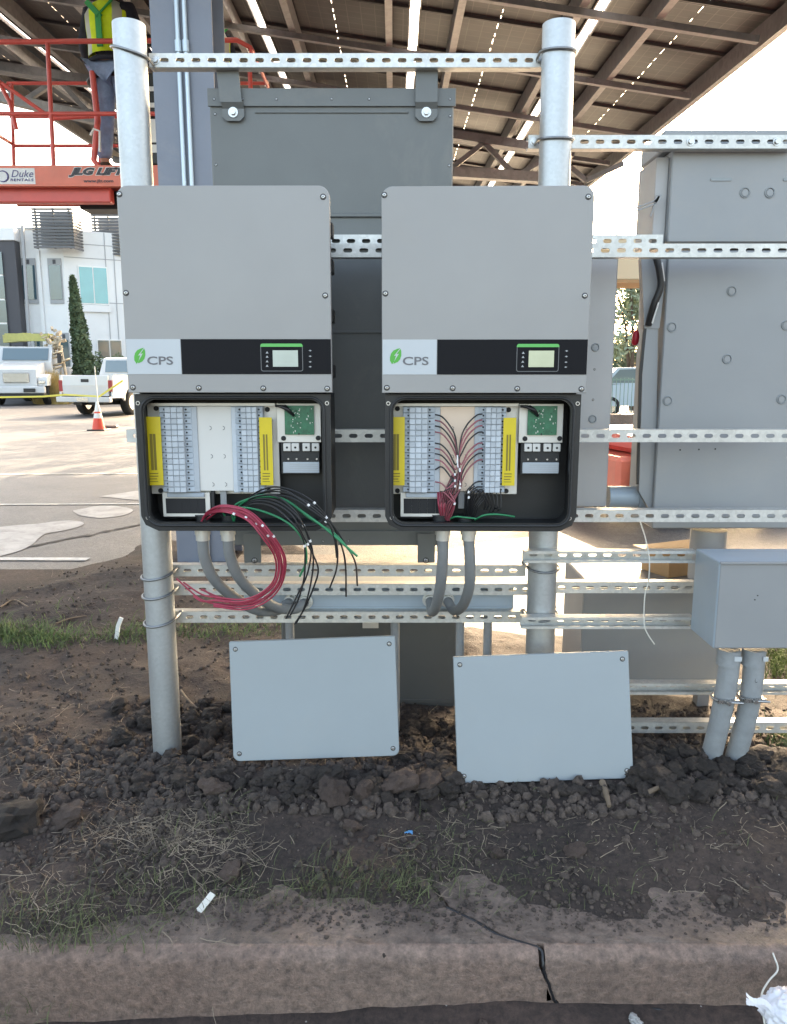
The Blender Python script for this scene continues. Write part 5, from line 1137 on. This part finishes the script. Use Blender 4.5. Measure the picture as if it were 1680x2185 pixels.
# ------------------------------------------------------------------ building
DB = 42.0
bl = thing('office_building', 'white two-storey office block with a charcoal wing and dark roof louvres', 'building', (X(139, 780, DB), DB, -.01))
def Bp(px, py, D=DB): p = P(px, py, D); return p.x, p.z
xL, xC = X(41, 600, DB), X(139, 600, DB); zr = Z(489, DB)
def bxp(name, m, pxa, pxb, pya, pyb, D, th, par=bl, proud=.0, b=0):
    x0_, x1_ = X(pxa, 600, D), X(pxb, 600, D); z1_, z0_ = Z(pya, D), Z(pyb, D)
    return part(par, name, m, x0_, x1_, D-proud, D-proud+th, z0_, z1_, b)
mb = MB(); mb.prism([(xL, -.1), (xC, -.1), (xC, zr), (xL, zr)], DB, DB+8)
e = V(xC+9.0, DB+5.0, 0)                    # receding right wing
mb.build('wall', M['bwhite'], bl)
dirr = (V(e.x-xC, e.y-DB, 0)).normalized(); nrm = V(dirr.y, -dirr.x, 0)
def wing(u0, u1, z0, z1, d0, d1): return [V(xC, DB, 0)+dirr*u+nrm*d+V(0, 0, z) for d in (d0, d1) for u, z in ((u0, z0), (u1, z0), (u1, z1), (u0, z1))]
def wbox(name, m, u0, u1, z0, z1, d0, d1, par=bl):
    mb = MB(); mb.add(wing(u0, u1, z0, z1, d0, d1), [(0, 1, 2, 3), (7, 6, 5, 4), (0, 4, 5, 1), (1, 5, 6, 2), (2, 6, 7, 3), (3, 7, 4, 0)]); return mb.build(name, M[m], par)
wbox('wall', 'bwhite', .003, 14, -.1, zr+.02, -6, 0)
def u_at(px):      # solve station on the wing for pixel column
    k = (px-840)/(F*CT); # approx at horizon: x/y = k'
    q = F*CT-(600-1092.5)*ST; k = (px-840)/q
    return (k*DB-xC)/(dirr.x-k*dirr.y)
def zw(py, u): return Z(py, DB+dirr.y*u)
for c0, c1, r0, r1, m in ((170, 228, 569, 646, 'glassteal'), (200, 250, 726, 764, 'glassdark')):
    u0, u1 = u_at(c0), u_at(c1); za, zb = zw(r1, u0), zw(r0, u0)
    fr = wbox('window', 'hatw', u0-.05, u1+.05, za-.06, zb+.06, .003, .05)
    um = (u0+u1)/2; wbox('pane', m, u0, um-.03, za, zb, .051, .07, fr); wbox('pane', m, um+.03, u1, za, zb, .051, .07, fr); wbox('sill', 'bwhite', u0-.1, u1+.1, za-.45, za-.10, .004, .12, fr)
for c0, c1, r0, r1 in ((50, 77, 566, 639), (107, 132, 566, 639), (65, 88, 725, 764), (120, 143-6, 725, 786)):
    fr = bxp('window', 'bseam', c0-2, c1+2, r0-15, r1+9, DB, .05, proud=.053)
    bxp('pane', 'glassdark', c0, c1, r0, r1, DB, .02, fr, .075); bxp('vent', 'bgrey', (c0+c1)/2-3, (c0+c1)/2+3, r0-12, r0-3, DB, .02, fr, .075)
for r in (527, 556, 648): 
    u = 0; wbox('panel_joint', 'bseam', .02, 13, zw(r, 3)-.02, zw(r, 3)+.02, .002, .012)
for px in (87,): bxp('pilaster', 'bwhite', px-4, px+3, 534, 786, DB, .1, proud=.103)
for px in (228, 246): wbox('panel_joint', 'bseam', u_at(px)-.02, u_at(px)+.02, 0, zr, .013, .02)
bxp('parapet_cap', 'bseam', 41, 139, 486, 489, DB, .1, proud=.104)
# charcoal wing to the left
x0w = X(-160, 600, DB-.6); 
part(bl, 'charcoal_wing', 'bgrey', x0w, X(38, 600, DB-.6), DB-.6, DB-.05, -.1, Z(513, DB-.6), .02)
part(bl, 'roof_fascia', 'bwhite', x0w-.1, X(40, 600, DB-.6), DB-.7, DB-.04, Z(513, DB-.6)+.001, Z(486, DB-.6), .02)
mb = MB(); mb.bar((X(41, 600, DB-.6)+.2, DB-.6, -.1), (X(41, 500, DB-.6)+.2, DB-.6, Z(480, DB-.6)), .12, .12, up=V(0, 1, 0)); mb.build('downpipe', M['bseam'], bl)
fr = part(bl, 'window', 'hatw', X(-60, 600, DB-.6), X(8, 600, DB-.6), DB-.66, DB-.603, Z(790, DB-.6), Z(548, DB-.6), .01)
for k in range(3):
    for j in range(5):
        xx0 = X(-60, 600, DB-.6)+.05+k*.57; z0_ = Z(790, DB-.6)+.05+j*1.2; part(fr, 'pane', 'glassdark', xx0, xx0+.5, DB-.69, DB-.661, z0_, z0_+1.1, 0)
# louvres
def louv(px0, px1, r0, r1, n, D, corner=None):
    x0_, x1_ = X(px0, 500, D), X(px1, 500, D); zt_, zb_ = Z(r0, D), Z(r1, D)
    fr = part(bl, 'louvre_screen', 'bseam', x0_+.15, x1_-.15, D+.6, D+.68, zb_+.2, zt_-.1, 0)
    for k in range(n):
        z = zb_+(zt_-zb_)*(k+.5)/n; mb = MB(); h = (zt_-zb_)/n*.62
        pts = [(x0_, z-h/2), (x1_, z-h/2), (x1_, z+h/2), (x0_, z+h/2)]; mb.prism(pts, D, D+.10)
        if corner: mb.box(x1_+.001, x1_+.08, D+.0, D+1.2, z-h/2, z+h/2)
        mb.build('slat', M['louver'], fr)
    for xx in (x0_+.1, (x0_+x1_)/2, x1_-.2): part(fr, 'support', 'bseam', xx, xx+.08, D+.101, D+.2, zb_, zt_, 0)
louv(70, 154, 442, 530, 13, DB-.9, True); 
lv = louv(196, 262, 455, 545, 13, DB+1.2)

# ------------------------------------------------------------------ plants
def leafcloud(mb, fn, n, s, rnd):
    for _ in range(n):
        c = fn(rnd); a = V(rnd.gauss(0, 1), rnd.gauss(0, 1), rnd.gauss(0, 1)).normalized(); b = a.orthogonal().normalized(); k = s*rnd.uniform(.5, 1.3)
        mb.add([c-a*k, c+b*k*.5, c+a*k, c-b*k*.5], [(0, 1, 2, 3)])
def cypress(px, base_py, top_py, D, lab):
    b = P(px, base_py, D); x, y = b.x, D; h = Z(top_py, D)+.01
    t = thing('cypress_tree', lab, 'tree', (x, y, -.01)); mb = MB(); mb.tube([(x, y, -.1), (x-.1, y, h*.5), (x-.3, y, h-.1)], [.14, .09, .02], 8); mb.build('trunk', M['bark'], t)
    rnd = random.Random(5); mb = MB()
    def fn(r):
        u = r.random()**.8; w = .58*(1-u)**.75*min(1, u*8+.5)+.04; a = r.uniform(0, 6.28); rr = w*math.sqrt(r.random())*(1+.25*noise.noise(V(u*9, a, 1)))
        return V(x-.35*u+math.cos(a)*rr, y+math.sin(a)*rr, .2+u*(h-.2))
    leafcloud(mb, fn, 5200, .13, rnd); mb.build('crown', M['leaf'], t, fix=False)
cypress(188, 850, 590, 38, 'tall narrow dark cypress standing in front of the teal office window')
def bush(x, y, w, h, m, name, lab, n=1500, s=.14, seed=1, trunk=False, cat='shrub', group=None, z0=0):
    rnd = random.Random(seed); t = thing(name, lab, cat, (x, y, -.01), group)
    mb = MB()
    for k in range(5): a = rnd.uniform(0, 6.28); mb.tube([(x, y, -.05), (x+math.cos(a)*w*.15, y+math.sin(a)*w*.1, z0+h*.4), (x+math.cos(a)*w*.4, y+math.sin(a)*w*.3, z0+h*.8)], [.05 if not trunk else .12, .04, .01], 6)
    mb.build('trunk' if trunk else 'stem', M['bark'], t)
    lobes = [(V(rnd.uniform(-.6, .6)*w, rnd.uniform(-.4, .4)*w, z0+rnd.uniform(.25, .85)*h), rnd.uniform(.2, .42)*min(w, h)) for _ in range(16)]
    def fn(r):
        c, q = r.choice(lobes); d = V(r.gauss(0, 1), r.gauss(0, 1), r.gauss(0, 1)).normalized()*q*(r.random()**.4); return V(x, y, 0)+c+d
    mb = MB(); leafcloud(mb, fn, n, s, rnd); mb.build('crown' if trunk else 'foliage', M[m], t, fix=False)
for k, (px, w, h, lab) in enumerate(((212, 1.3, 1.9, 'dark shrub at the foot of the cypress beside the pickup cab'), (248, 1.6, 2.3, 'taller dark shrub against the lower office window'))):
    q = P(px, 840, 38.5); bush(q.x, 38.5, w, h, 'leaf', 'shrub', lab, 1500, .12, 3+k, group='shrubs along the office block')
# amber ornamental grass (uncountable)
mb = MB(); rnd = random.Random(9)
for _ in range(3500):
    px = rnd.gauss(108, 12); D = rnd.uniform(35, 37); q = P(px, 800, D); h = rnd.uniform(.5, 1.25)*math.exp(-((px-106)/36)**2); a = V(q.x, D, -.02); b = a+V(rnd.gauss(0, .22), rnd.gauss(0, .2), h*1.3); w = .03
    mb.add([a-V(w, 0, 0), a+V(w, 0, 0), b], [(0, 1, 2)])
tag(mb.build('ornamental_grass', M['amber'], fix=False), 'sunlit amber ornamental grass between the utility truck and the pickup', 'grass', kind='stuff')
for k, (x_, y_, lab) in enumerate(((-1.7, 21.5, 'unseen tree added directly behind the two inverters to shade the asphalt'), (-3.6, 24.5, 'unseen tree added behind the left inverter to shade the asphalt'), (-6.3, 27, 'unseen tree added farthest back behind the left inverter and post for its shadow'))): bush(x_, y_, 2.2, 4.4, 'leaf', 'tree', lab, 420, .30, 40+k, True, 'tree', group='unseen trees added behind the inverters for their shadows', z0=1.2)  # trees added out of view to cast dappled shade over the asphalt
# right gap background
q = P(1330, 700, 30); bush(q.x+.5, 30, 2.6, 5.2, 'leaf2', 'tree', 'pale airy tree seen through the narrow gap left of the big enclosure', 4200, .13, 12, True, 'tree', z0=1.0)
q = P(1420, 700, 34); bush(q.x+1.5, 34, 3.5, 6.0, 'leaf', 'tree', 'darker tree partly hidden behind the big right enclosure', 3500, .16, 14, True, 'tree', z0=1.0)
for k, px in enumerate((1180, 1290, 1520)): q = P(px, 800, 40); bush(q.x, 40, 3.4, 3.2, 'leaf', 'hedge', ('low green hedge behind the right post', 'low green hedge behind the narrow gap', 'low green hedge behind the right enclosure')[k], 2600, .16, 20+k, group='hedges beyond the fence')
DFc = 22.0; xs0 = X(1250, 800, DFc); t = thing('mesh_fence', 'pale green railing fence in front of the parked blue car', 'fence', (xs0, DFc, -.01))
for k in range(60):
    x = xs0+k*.11
    mb = MB(); mb.box(x-.008, x+.008, DFc-.008, DFc+.008, .06, 1.25); mb.build('picket', M['fence'], t)
for z in (.12, 1.2): part(t, 'fence_rail', 'fence', xs0-.05, xs0+6.7, DFc-.028, DFc-.009, z-.02, z+.02, 0)
for k in range(4): part(t, 'fence_post', 'fence', xs0-.04+k*2.2, xs0+.04+k*2.2, DFc+.0085, DFc+.06, -.05, 1.4, 0)
mb = MB(); mb.bbox(X(1200, 800, 21.5), X(1200, 800, 21.5)+9, 21.2, 21.6, -.05, .28, .02); tag(mb.build('low_wall', M['concgrey']), 'low pale concrete wall under the railing fence', 'wall')
# blue car
def car(loc, rot):
    t = thing('parked_car', 'blue car parked behind the railing fence in the narrow gap', 'car', (0, 0, 0)); w = .88
    def ext(pts, x0, x1, m, name, par=t):
        n = len(pts); mb = MB(); mb.add([V(a, x0, b) for a, b in pts]+[V(a, x1, b) for a, b in pts], [list(range(n)), list(range(2*n-1, n-1, -1))]+[(i, i+n, (i+1) % n+n, (i+1) % n) for i in range(n)]); return mb.build(name, M[m], par)
    bd = ext([(-2.2, .35), (-2.25, .75), (-2.1, 1.0), (-.9, 1.05), (1.2, 1.05), (2.15, .90), (2.25, .6), (2.2, .35)], -w, w, 'carblue', 'body')
    cb = ext([(-1.7, 1.051), (-1.2, 1.55), (.4, 1.60), (1.2, 1.051)], -w+.08, w-.08, 'carblue', 'cabin')
    for s in (-1, 1):
        ext([(-1.5, 1.08), (-1.12, 1.50), (-.4, 1.52), (-.4, 1.08)], *sorted((s*(w-.078), s*(w-.07))), 'glass', 'window', cb); ext([(-.32, 1.08), (-.32, 1.52), (.38, 1.54), (1.0, 1.08)], *sorted((s*(w-.078), s*(w-.07))), 'glass', 'window', cb)
        for x in (-1.4, 1.4): wheel(t, (x, s*.78, .33), (0, 1, 0), .33, .22)
    for s in (-1, 1): mb = MB(); mb.bbox(2.2, 2.28, min(s*.45, s*.8), max(s*.45, s*.8), .65, .8, .01); mb.build('headlight', M['hatw'], t)
    t.location = loc; t.rotation_euler = (0, 0, rot)
q = P(1350, 800, 26); car((q.x+.3, 26, -.01), R(8))
# cream canopy beam of the far building
t = thing('cream_building', 'cream building corner above the trees in the narrow gap', 'building', (X(1330, 600, 16), 16, 0))
part(t, 'upper_wall', 'cream', X(1300, 575, 16), X(1300, 575, 16)+2.6, 16, 17, Z(597, 16), Z(500, 16), .02); part(t, 'soffit_trim', 'cardb', X(1300, 600, 16), X(1300, 600, 16)+2.6, 15.95, 17, Z(604, 16), Z(597, 16)-.001, 0)
for xx in (X(1300, 575, 16)+2.0, X(1300, 575, 16)+2.5): part(t, 'pillar', 'cream', xx, xx+.16, 16.1, 16.3, -.05, Z(605, 16), .01)
# red lock / anchor hanging
c = P(1357, 720, 2.85); mb = MB(); mb.tube([c+V(.004, 0, .026), c+V(0, 0, .018), c, c+V(-.002, 0, -.020), c+V(-.002, 0, -.028)], [.004, .011, .013, .012, .006], 10)
tag(mb.build('padlock_tag', M['pinkred']), 'small dark red lockout tag hanging in the narrow gap left of the big enclosure', 'tag')
# ------------------------------------------------------------------ soil clods, grass, litter
def clod_mesh(seed, sub=3):
    bm = bmesh.new(); bmesh.ops.create_icosphere(bm, subdivisions=sub, radius=1)
    for v in bm.verts:
        p = v.co.copy(); c_ = noise.cell_vector(p*1.25+V(seed*3.7, 1, 2)); n_ = noise.noise(p*1.1+V(seed*7.3, 0, 0))*.45+noise.noise(p*2.6+V(0, seed*3.1, 0))*.30+noise.noise(p*6+V(0, 0, seed))*.16+noise.noise(p*13+V(0, 0, seed))*.07-.16*abs(noise.noise(p*3.3+V(seed, 5, 0)))
        v.co = p*(1+n_); v.co.x *= 1.1; v.co.z *= .78
    mb = MB(); mb.add([v.co.copy() for v in bm.verts], [[a.index for a in f.verts] for f in bm.faces], 0, False); bm.free(); return mb
CL = [clod_mesh(i).data('soil_clod', M['clod']) for i in range(10)]
CR = [clod_mesh(i+20).data('soil_clod', M['clodred']) for i in range(4)]
for me in CL+CR:
    me.polygons.foreach_set('use_smooth', [False]*len(me.polygons))
rn = random.Random(21)
def put_clod(px, py, wpx, lab=None, red=False, grp=True):
    g = on_soil(px, py); d = g.y; sc = wpx/2/(1600/d)
    o = inst('soil_clod', rn.choice(CR if red else CL), None, g+V(0, 0, sc*.38), (rn.uniform(-.5, .5), rn.uniform(-.5, .5), rn.uniform(0, 6.28)), (sc*rn.uniform(.85, 1.1), sc*rn.uniform(.8, 1.1), sc*rn.uniform(.7, 1.0)))
    tag(o, lab or 'dark brown clod in the loose heap of broken soil around the leaning covers', 'soil clod', 'dark soil clods heaped below the rack' if not lab else 'larger soil clods'); return o
big = [(28, 1768, 104, 'largest rounded soil clod at the left edge of the photo'), (146, 1752, 74, 'round reddish clod just right of the largest clod at the left edge'),
 (458, 1690, 62, 'pointed reddish clod between the left post and the left cover'), (712, 1702, 66, 'pale brown clod below the left cover, leftmost of the row'), (776, 1697, 60, 'pale brown clod below the left cover, second of the row'),
 (850, 1684, 70, 'large pale clod below the right corner of the left cover'), (912, 1678, 62, 'reddish clod in the gap between the two covers'), (1062, 1826, 34, 'small angular reddish clod alone on the bare slope below the right cover'),
 (1228, 1822, 44, 'cracked reddish clod alone below the middle of the right cover'), (752, 1770, 40, 'upright reddish clod on the slope under the row of pale clods'), (492, 1868, 52, 'flat reddish clod at the edge of the dry straw'),
 (1500, 1648, 60, 'dark clod at the foot of the two thick conduits'), (1424, 1672, 50, 'dark clod left of the conduit feet'), (1390, 1610, 44, 'dark clod just right of the right cover')]
for a in big: put_clod(*a, red=('reddish' in a[3] or 'pale' in a[3]))
n = 0
zones = [((540, 980), (1632, 1730), 60, 20, 48), ((860, 985), (1520, 1660), 24, 16, 40), ((1330, 1680), (1590, 1720), 74, 22, 54), ((250, 500), (1490, 1700), 70, 16, 42), ((980, 1360), (1672, 1705), 34, 14, 30), ((380, 560), (1640, 1720), 20, 16, 34)]
for (xa, xb), (ya, yb), cnt, wa, wb in zones:
    for k in range(cnt): put_clod(rn.uniform(xa, xb), rn.triangular(ya, yb, ya+(yb-ya)*.35), (wa+(wb-wa)*rn.random()**1.8)*1.18)
# small crumbs : stuff
mb = MB(); protos = []
for i in range(6):
    bm = bmesh.new(); bmesh.ops.create_icosphere(bm, subdivisions=1, radius=1)
    protos.append(([v.co*(1+.35*noise.noise(v.co*1.5+V(i*5, 0, 0))) for v in bm.verts], [[a.index for a in f.verts] for f in bm.faces])); bm.free()
def crumb(x, y, s):
    vs, fs = rn.choice(protos); rot = Euler((rn.uniform(0, 6), rn.uniform(0, 6), rn.uniform(0, 6))).to_matrix(); z = soil(x, y)
    sx = V(rn.uniform(.7, 1.2), rn.uniform(.7, 1.2), rn.uniform(.6, .9)); mb.add([V(x, y, z+s*.2)+rot @ V(v.x*sx.x*s, v.y*sx.y*s, v.z*sx.z*s) for v in vs], fs)
for (xa, xb), (ya, yb), cnt in (((240, 1680), (1500, 1760), 5200), ((0, 1680), (1700, 1920), 1300), ((0, 560), (1180, 1700), 2600), ((0, 500), (1560, 1850), 1200)):
    for k in range(cnt):
        g = G(rn.uniform(xa, xb), rn.uniform(ya, yb), .02)
        if soil_d(g.x, g.y) < .05 or g.y < 1.78: continue
        dens = noise.noise(V(g.x*4, g.y*4, 3))
        if dens < -.15 and rn.random() < .7: continue
        crumb(g.x, g.y, .0028+.016*rn.random()**2.8*(1.35 if 2.2 < g.y < 2.75 else .8))
for k in range(1500):
    g = G(rn.uniform(0, 1680), rn.gauss(1950, 22), 0)
    if g.y > cyf+.03:
        vs, fs = rn.choice(protos); sc = .0015+.006*rn.random()**2.5; zz = max(soil(g.x, g.y), 0.0) if g.y > 1.72 else 0; mb.add([V(g.x, g.y, zz+sc*.3)+V(v.x*sc, v.y*sc, v.z*sc*.7) for v in vs], fs)
tag(mb.build('soil_crumbs', M['clod'], fix=False), 'loose dark crumbs of broken soil scattered over the bare ground', 'soil', kind='stuff')
mb = MB()
for k in range(260):
    g = G(rn.uniform(0, 1680), rn.uniform(1650, 2000), 0)
    if g.y > 1.8: crumb(g.x, g.y, rn.uniform(.0015, .0035))
for k in range(160):
    x = rn.uniform(-1, 1); y = rn.uniform(1.2, 1.62); z = -.15; vs, fs = rn.choice(protos); s = rn.uniform(.002, .012); mb.add([V(x, y, z-.01)+v*s for v in vs], fs)
tag(mb.build('pale_gravel', M['concgrey'], fix=False), 'tiny pale pebbles scattered on the soil and in the gutter', 'gravel', kind='stuff')
def blades(name, lab, m, specs, flat=False, cat='grass', w0=.0016):
    mb = MB(); r = random.Random(hash(name) % 1000 if 0 else len(name)*7)
    for (px, py, sx, sy, cnt, l, up) in specs:
        for _ in range(cnt):
            g = on_soil_fast(r.gauss(px, sx), r.gauss(py, sy)); 
            if g is None: continue
            L_ = l*(.35+1.5*r.random()**2); a = r.uniform(0, 6.28); d = V(math.cos(a), math.sin(a), 0); w = w0*r.uniform(.6, 1.4); p = g+V(0, 0, .002 if not up else -.004); sd_ = V(-d.y, d.x, 0)*w
            k = 3 if up else 5; pts = [p]; cur = V(d.x*(.35 if up else 1), d.y*(.35 if up else 1), up*r.uniform(.6, 1.2)+.12*r.random())
            for i in range(k):
                cur = cur.normalized(); pts.append(pts[-1]+cur*L_/k)
                if up: cur = cur+d*.35+V(r.gauss(0, .12), r.gauss(0, .12), -.28)
                else: kk = .9 if r.random() < .18 else .13; cur = cur+V(r.gauss(0, kk), r.gauss(0, kk), r.gauss(-.02, .16))
                if pts[-1].z < g.z-.004: pts[-1].z = g.z+.002
            vs = []
            for i, q in enumerate(pts): f = 1-.8*i/k if up else 1-.5*i/k; vs += [q-sd_*f, q+sd_*f+V(0, 0, w*.6)]
            mb.add(vs, [(2*i, 2*i+1, 2*i+3, 2*i+2) for i in range(k)])
    return tag(mb.build(name, M[m], fix=False), lab, cat, kind='stuff')
def on_soil_fast(px, py):
    g = G(px, py, .0)
    if g.y < 1.2 or g.y > 7: return None
    if g.y < cyf: 
        return V(g.x, cyf-.02, -.10) if rn.random() < .0 else V(*G(px, py, -.15))
    return V(g.x, g.y, soil(g.x, g.y) if g.y > 1.75 else max(soil(g.x, g.y), .001))
blades('dry_straw', 'tangle of pale dry straw and roots lying on the soil at the lower left', 'straw', [(330, 1770, 60, 32, 420, .085, 0), (440, 1810, 70, 35, 330, .08, 0), (240, 1820, 60, 30, 170, .07, 0), (420, 1880, 110, 30, 150, .07, 0), (60, 1900, 50, 50, 110, .07, 0), (950, 1830, 70, 60, 190, .06, 0), (780, 1720, 90, 30, 70, .05, 0), (1250, 1800, 190, 70, 150, .05, 0), (1560, 1830, 90, 70, 110, .055, 0), (430, 1650, 60, 60, 80, .05, 0), (60, 1600, 100, 80, 200, .07, 0), (130, 1680, 80, 20, 160, .06, 0), (250, 1960, 120, 50, 120, .08, 0), (905, 1610, 26, 28, 70, .05, 0), (1450, 1700, 90, 30, 80, .05, 0), (300, 2110, 110, 30, 26, .06, 0), (620, 1700, 70, 30, 50, .05, 0), (500, 1400, 60, 20, 90, .05, 0), (200, 1310, 120, 60, 260, .10, 0)], w0=.00095)
blades('green_grass', 'sparse green grass growing along the back of the kerb', 'grass', [(330, 1900, 60, 45, 210, .05, .7), (230, 1960, 70, 40, 240, .05, .7), (520, 1920, 60, 26, 180, .045, .7), (700, 1905, 60, 26, 310, .045, .8), (820, 1890, 70, 26, 280, .045, .8), (920, 1880, 70, 40, 230, .045, .8), (100, 2010, 70, 45, 280, .055, .7), (30, 2090, 50, 50, 210, .06, .7), (950, 1800, 50, 50, 110, .04, .8), (490, 1780, 25, 20, 45, .05, .9), (1050, 1900, 90, 30, 120, .035, .8), (1250, 1890, 90, 40, 130, .03, .7), (1500, 1800, 110, 80, 110, .03, .7), (1150, 1800, 120, 60, 100, .03, .7)], w0=.0011)
blades('far_grass', 'bright green grass strip on the soil left of and behind the left post', 'brightgrass', [(40, 1372, 50, 12, 800, .06, 1), (120, 1378, 40, 10, 260, .06, 1), (260, 1368, 40, 9, 300, .05, 1), (350, 1360, 40, 12, 260, .05, 1), (440, 1352, 50, 10, 200, .05, 1), (540, 1350, 50, 10, 220, .05, 1), (1660, 1420, 20, 20, 600, .06, 1), (1670, 1600, 20, 30, 300, .05, 1), (170, 1330, 120, 30, 90, .05, 1)], w0=.0022)
def stick(pts, r, lab, m='twig', cat='stick', name='stick'):
    q = []; 
    for i, (a, b) in enumerate(pts): g = on_soil(a, b); q.append(g+V(0, 0, r+.008))
    mb = MB(); mb.tube(catmull(q, 4), [r*(1-.4*i/(4*(len(q)-1))) for i in range(4*(len(q)-1)+1)], 7); return tag(mb.build(name, M[m]), lab, cat)
stick([(386, 1478), (402, 1500), (432, 1528)], .006, 'pale bare stick leaning on the soil just right of the left post')
stick([(1285, 1680), (1294, 1705), (1300, 1730)], .011, 'short thick brown stick standing below the right cover')
stick([(1382, 1700), (1410, 1688), (1450, 1680)], .009, 'pale peeled root lying right of the right cover')
stick([(1560, 1578), (1610, 1560), (1680, 1590)], .010, 'long pale branch in the sunlit soil right of the thick conduits')
stick([(0, 1300), (30, 1285), (60, 1300)], .006, 'grey twig on the soil at the left edge')
stick([(120, 1335), (150, 1318), (185, 1312)], .005, 'thin grey twig above the green grass strip')
# white stake, litter
g = on_soil(249, 1362); a = g; mb = MB(); mb.bar(a, a+V(.012, 0, .07), .02, .012, up=V(0, 1, 0)); mb.bar(a+V(.0117, 0, .0695), a+V(.032, 0, .115), .02, .012, up=V(0, 1, 0))
tag(mb.build('marker_stake', M['stake']), 'bent white plastic stake standing in the grass left of the left post', 'stake')
g = on_soil(440, 1935); mb = MB(); Mx = Matrix.Translation(g+V(0, 0, .012)) @ Euler((R(25), R(8), R(-32))).to_matrix().to_4x4(); mb.bbox(-.010, .010, -.028, .028, 0, .003, .001, M=Mx)
tag(mb.build('paper_scrap', M['string']), 'crumpled pale strip of litter in the grass by the kerb at the lower left', 'litter')
g = on_soil(872, 1778); mb = MB()
for k in range(3): mb.tube([g+V(-.012+.008*k, 0, .006), g+V(.002+.004*k, .006, .010), g+V(.012, -.004+.006*k, .005)], .002, 5)
tag(mb.build('wire_scrap', M['blue']), 'tiny bright blue scrap on the bare soil below the gap between the covers', 'litter')
mb = MB(); mb.tube(catmull([P(1632, 2185, 1.60), P(1625, 2128, 1.62), P(1640, 2095, 1.645), P(1660, 2070, 1.66), P(1652, 2040, 1.68), P(1636, 2000, 1.76)], 6), .0022, 6)
tag(mb.build('string', M['string']), 'kinked white string hanging over the kerb face at the lower right', 'string')
# plastic bag lower right
bm = bmesh.new(); bmesh.ops.create_icosphere(bm, subdivisions=5, radius=1)
for v in bm.verts:
    p = v.co.copy(); f = 1+.28*abs(noise.noise(p*2.2))+.20*abs(noise.noise(p*5+V(3, 0, 0)))+.07*noise.noise(p*14); v.co = p*f
c = P(1688, 2150, 1.52)
mb = MB(); mb.add([c+V(v.co.x*.055, v.co.y*.045, v.co.z*.045-.012) for v in bm.verts], [[a.index for a in f.verts] for f in bm.faces], 0, True); bm.free()
nn = 10
for s in range(3):
    for i in range(nn):
        t0, t1 = i/nn, (i+1)/nn; 
        def q(t): return P(1592+t*75, 2120+t*42+s*7+5*math.sin(t*9+s), 1.50+.01*s)
        w = .006+.010*t0; mb.add([q(t0)+V(0, 0, w*.5), q(t1)+V(0, 0, w*.6), q(t1)-V(0, .006, w*.6), q(t0)-V(0, .004, w*.5)], [(0, 1, 2, 3)])
tag(mb.build('plastic_bag', M['bag'], fix=False), 'crumpled white plastic bag against the kerb in the lower right corner', 'bag')
g = on_soil(1040, 2175) if 0 else P(1355, 2180, 1.60)
for px, py, w, lab in ((1355, 2182, 34, 'pale stone lying in the gutter under the crack'), (820, 2040, 10, 'tiny dark pebble on the kerb top'), (1030, 2188, 26, 'reddish stone at the foot of the kerb at the bottom edge')):
    z = -.15 if py > 2150 else .002; g = G(px, py, z); sc = w/2/(1600/g.y); o = inst('stone', CR[0] if 'reddish' in lab else CL[3], None, g+V(0, 0, sc*.3), (1, .4, 2), (sc,)*3); tag(o, lab, 'stone')
    if 'pale' in lab: o.data = o.data.copy(); o.data.materials[0] = M['patch']
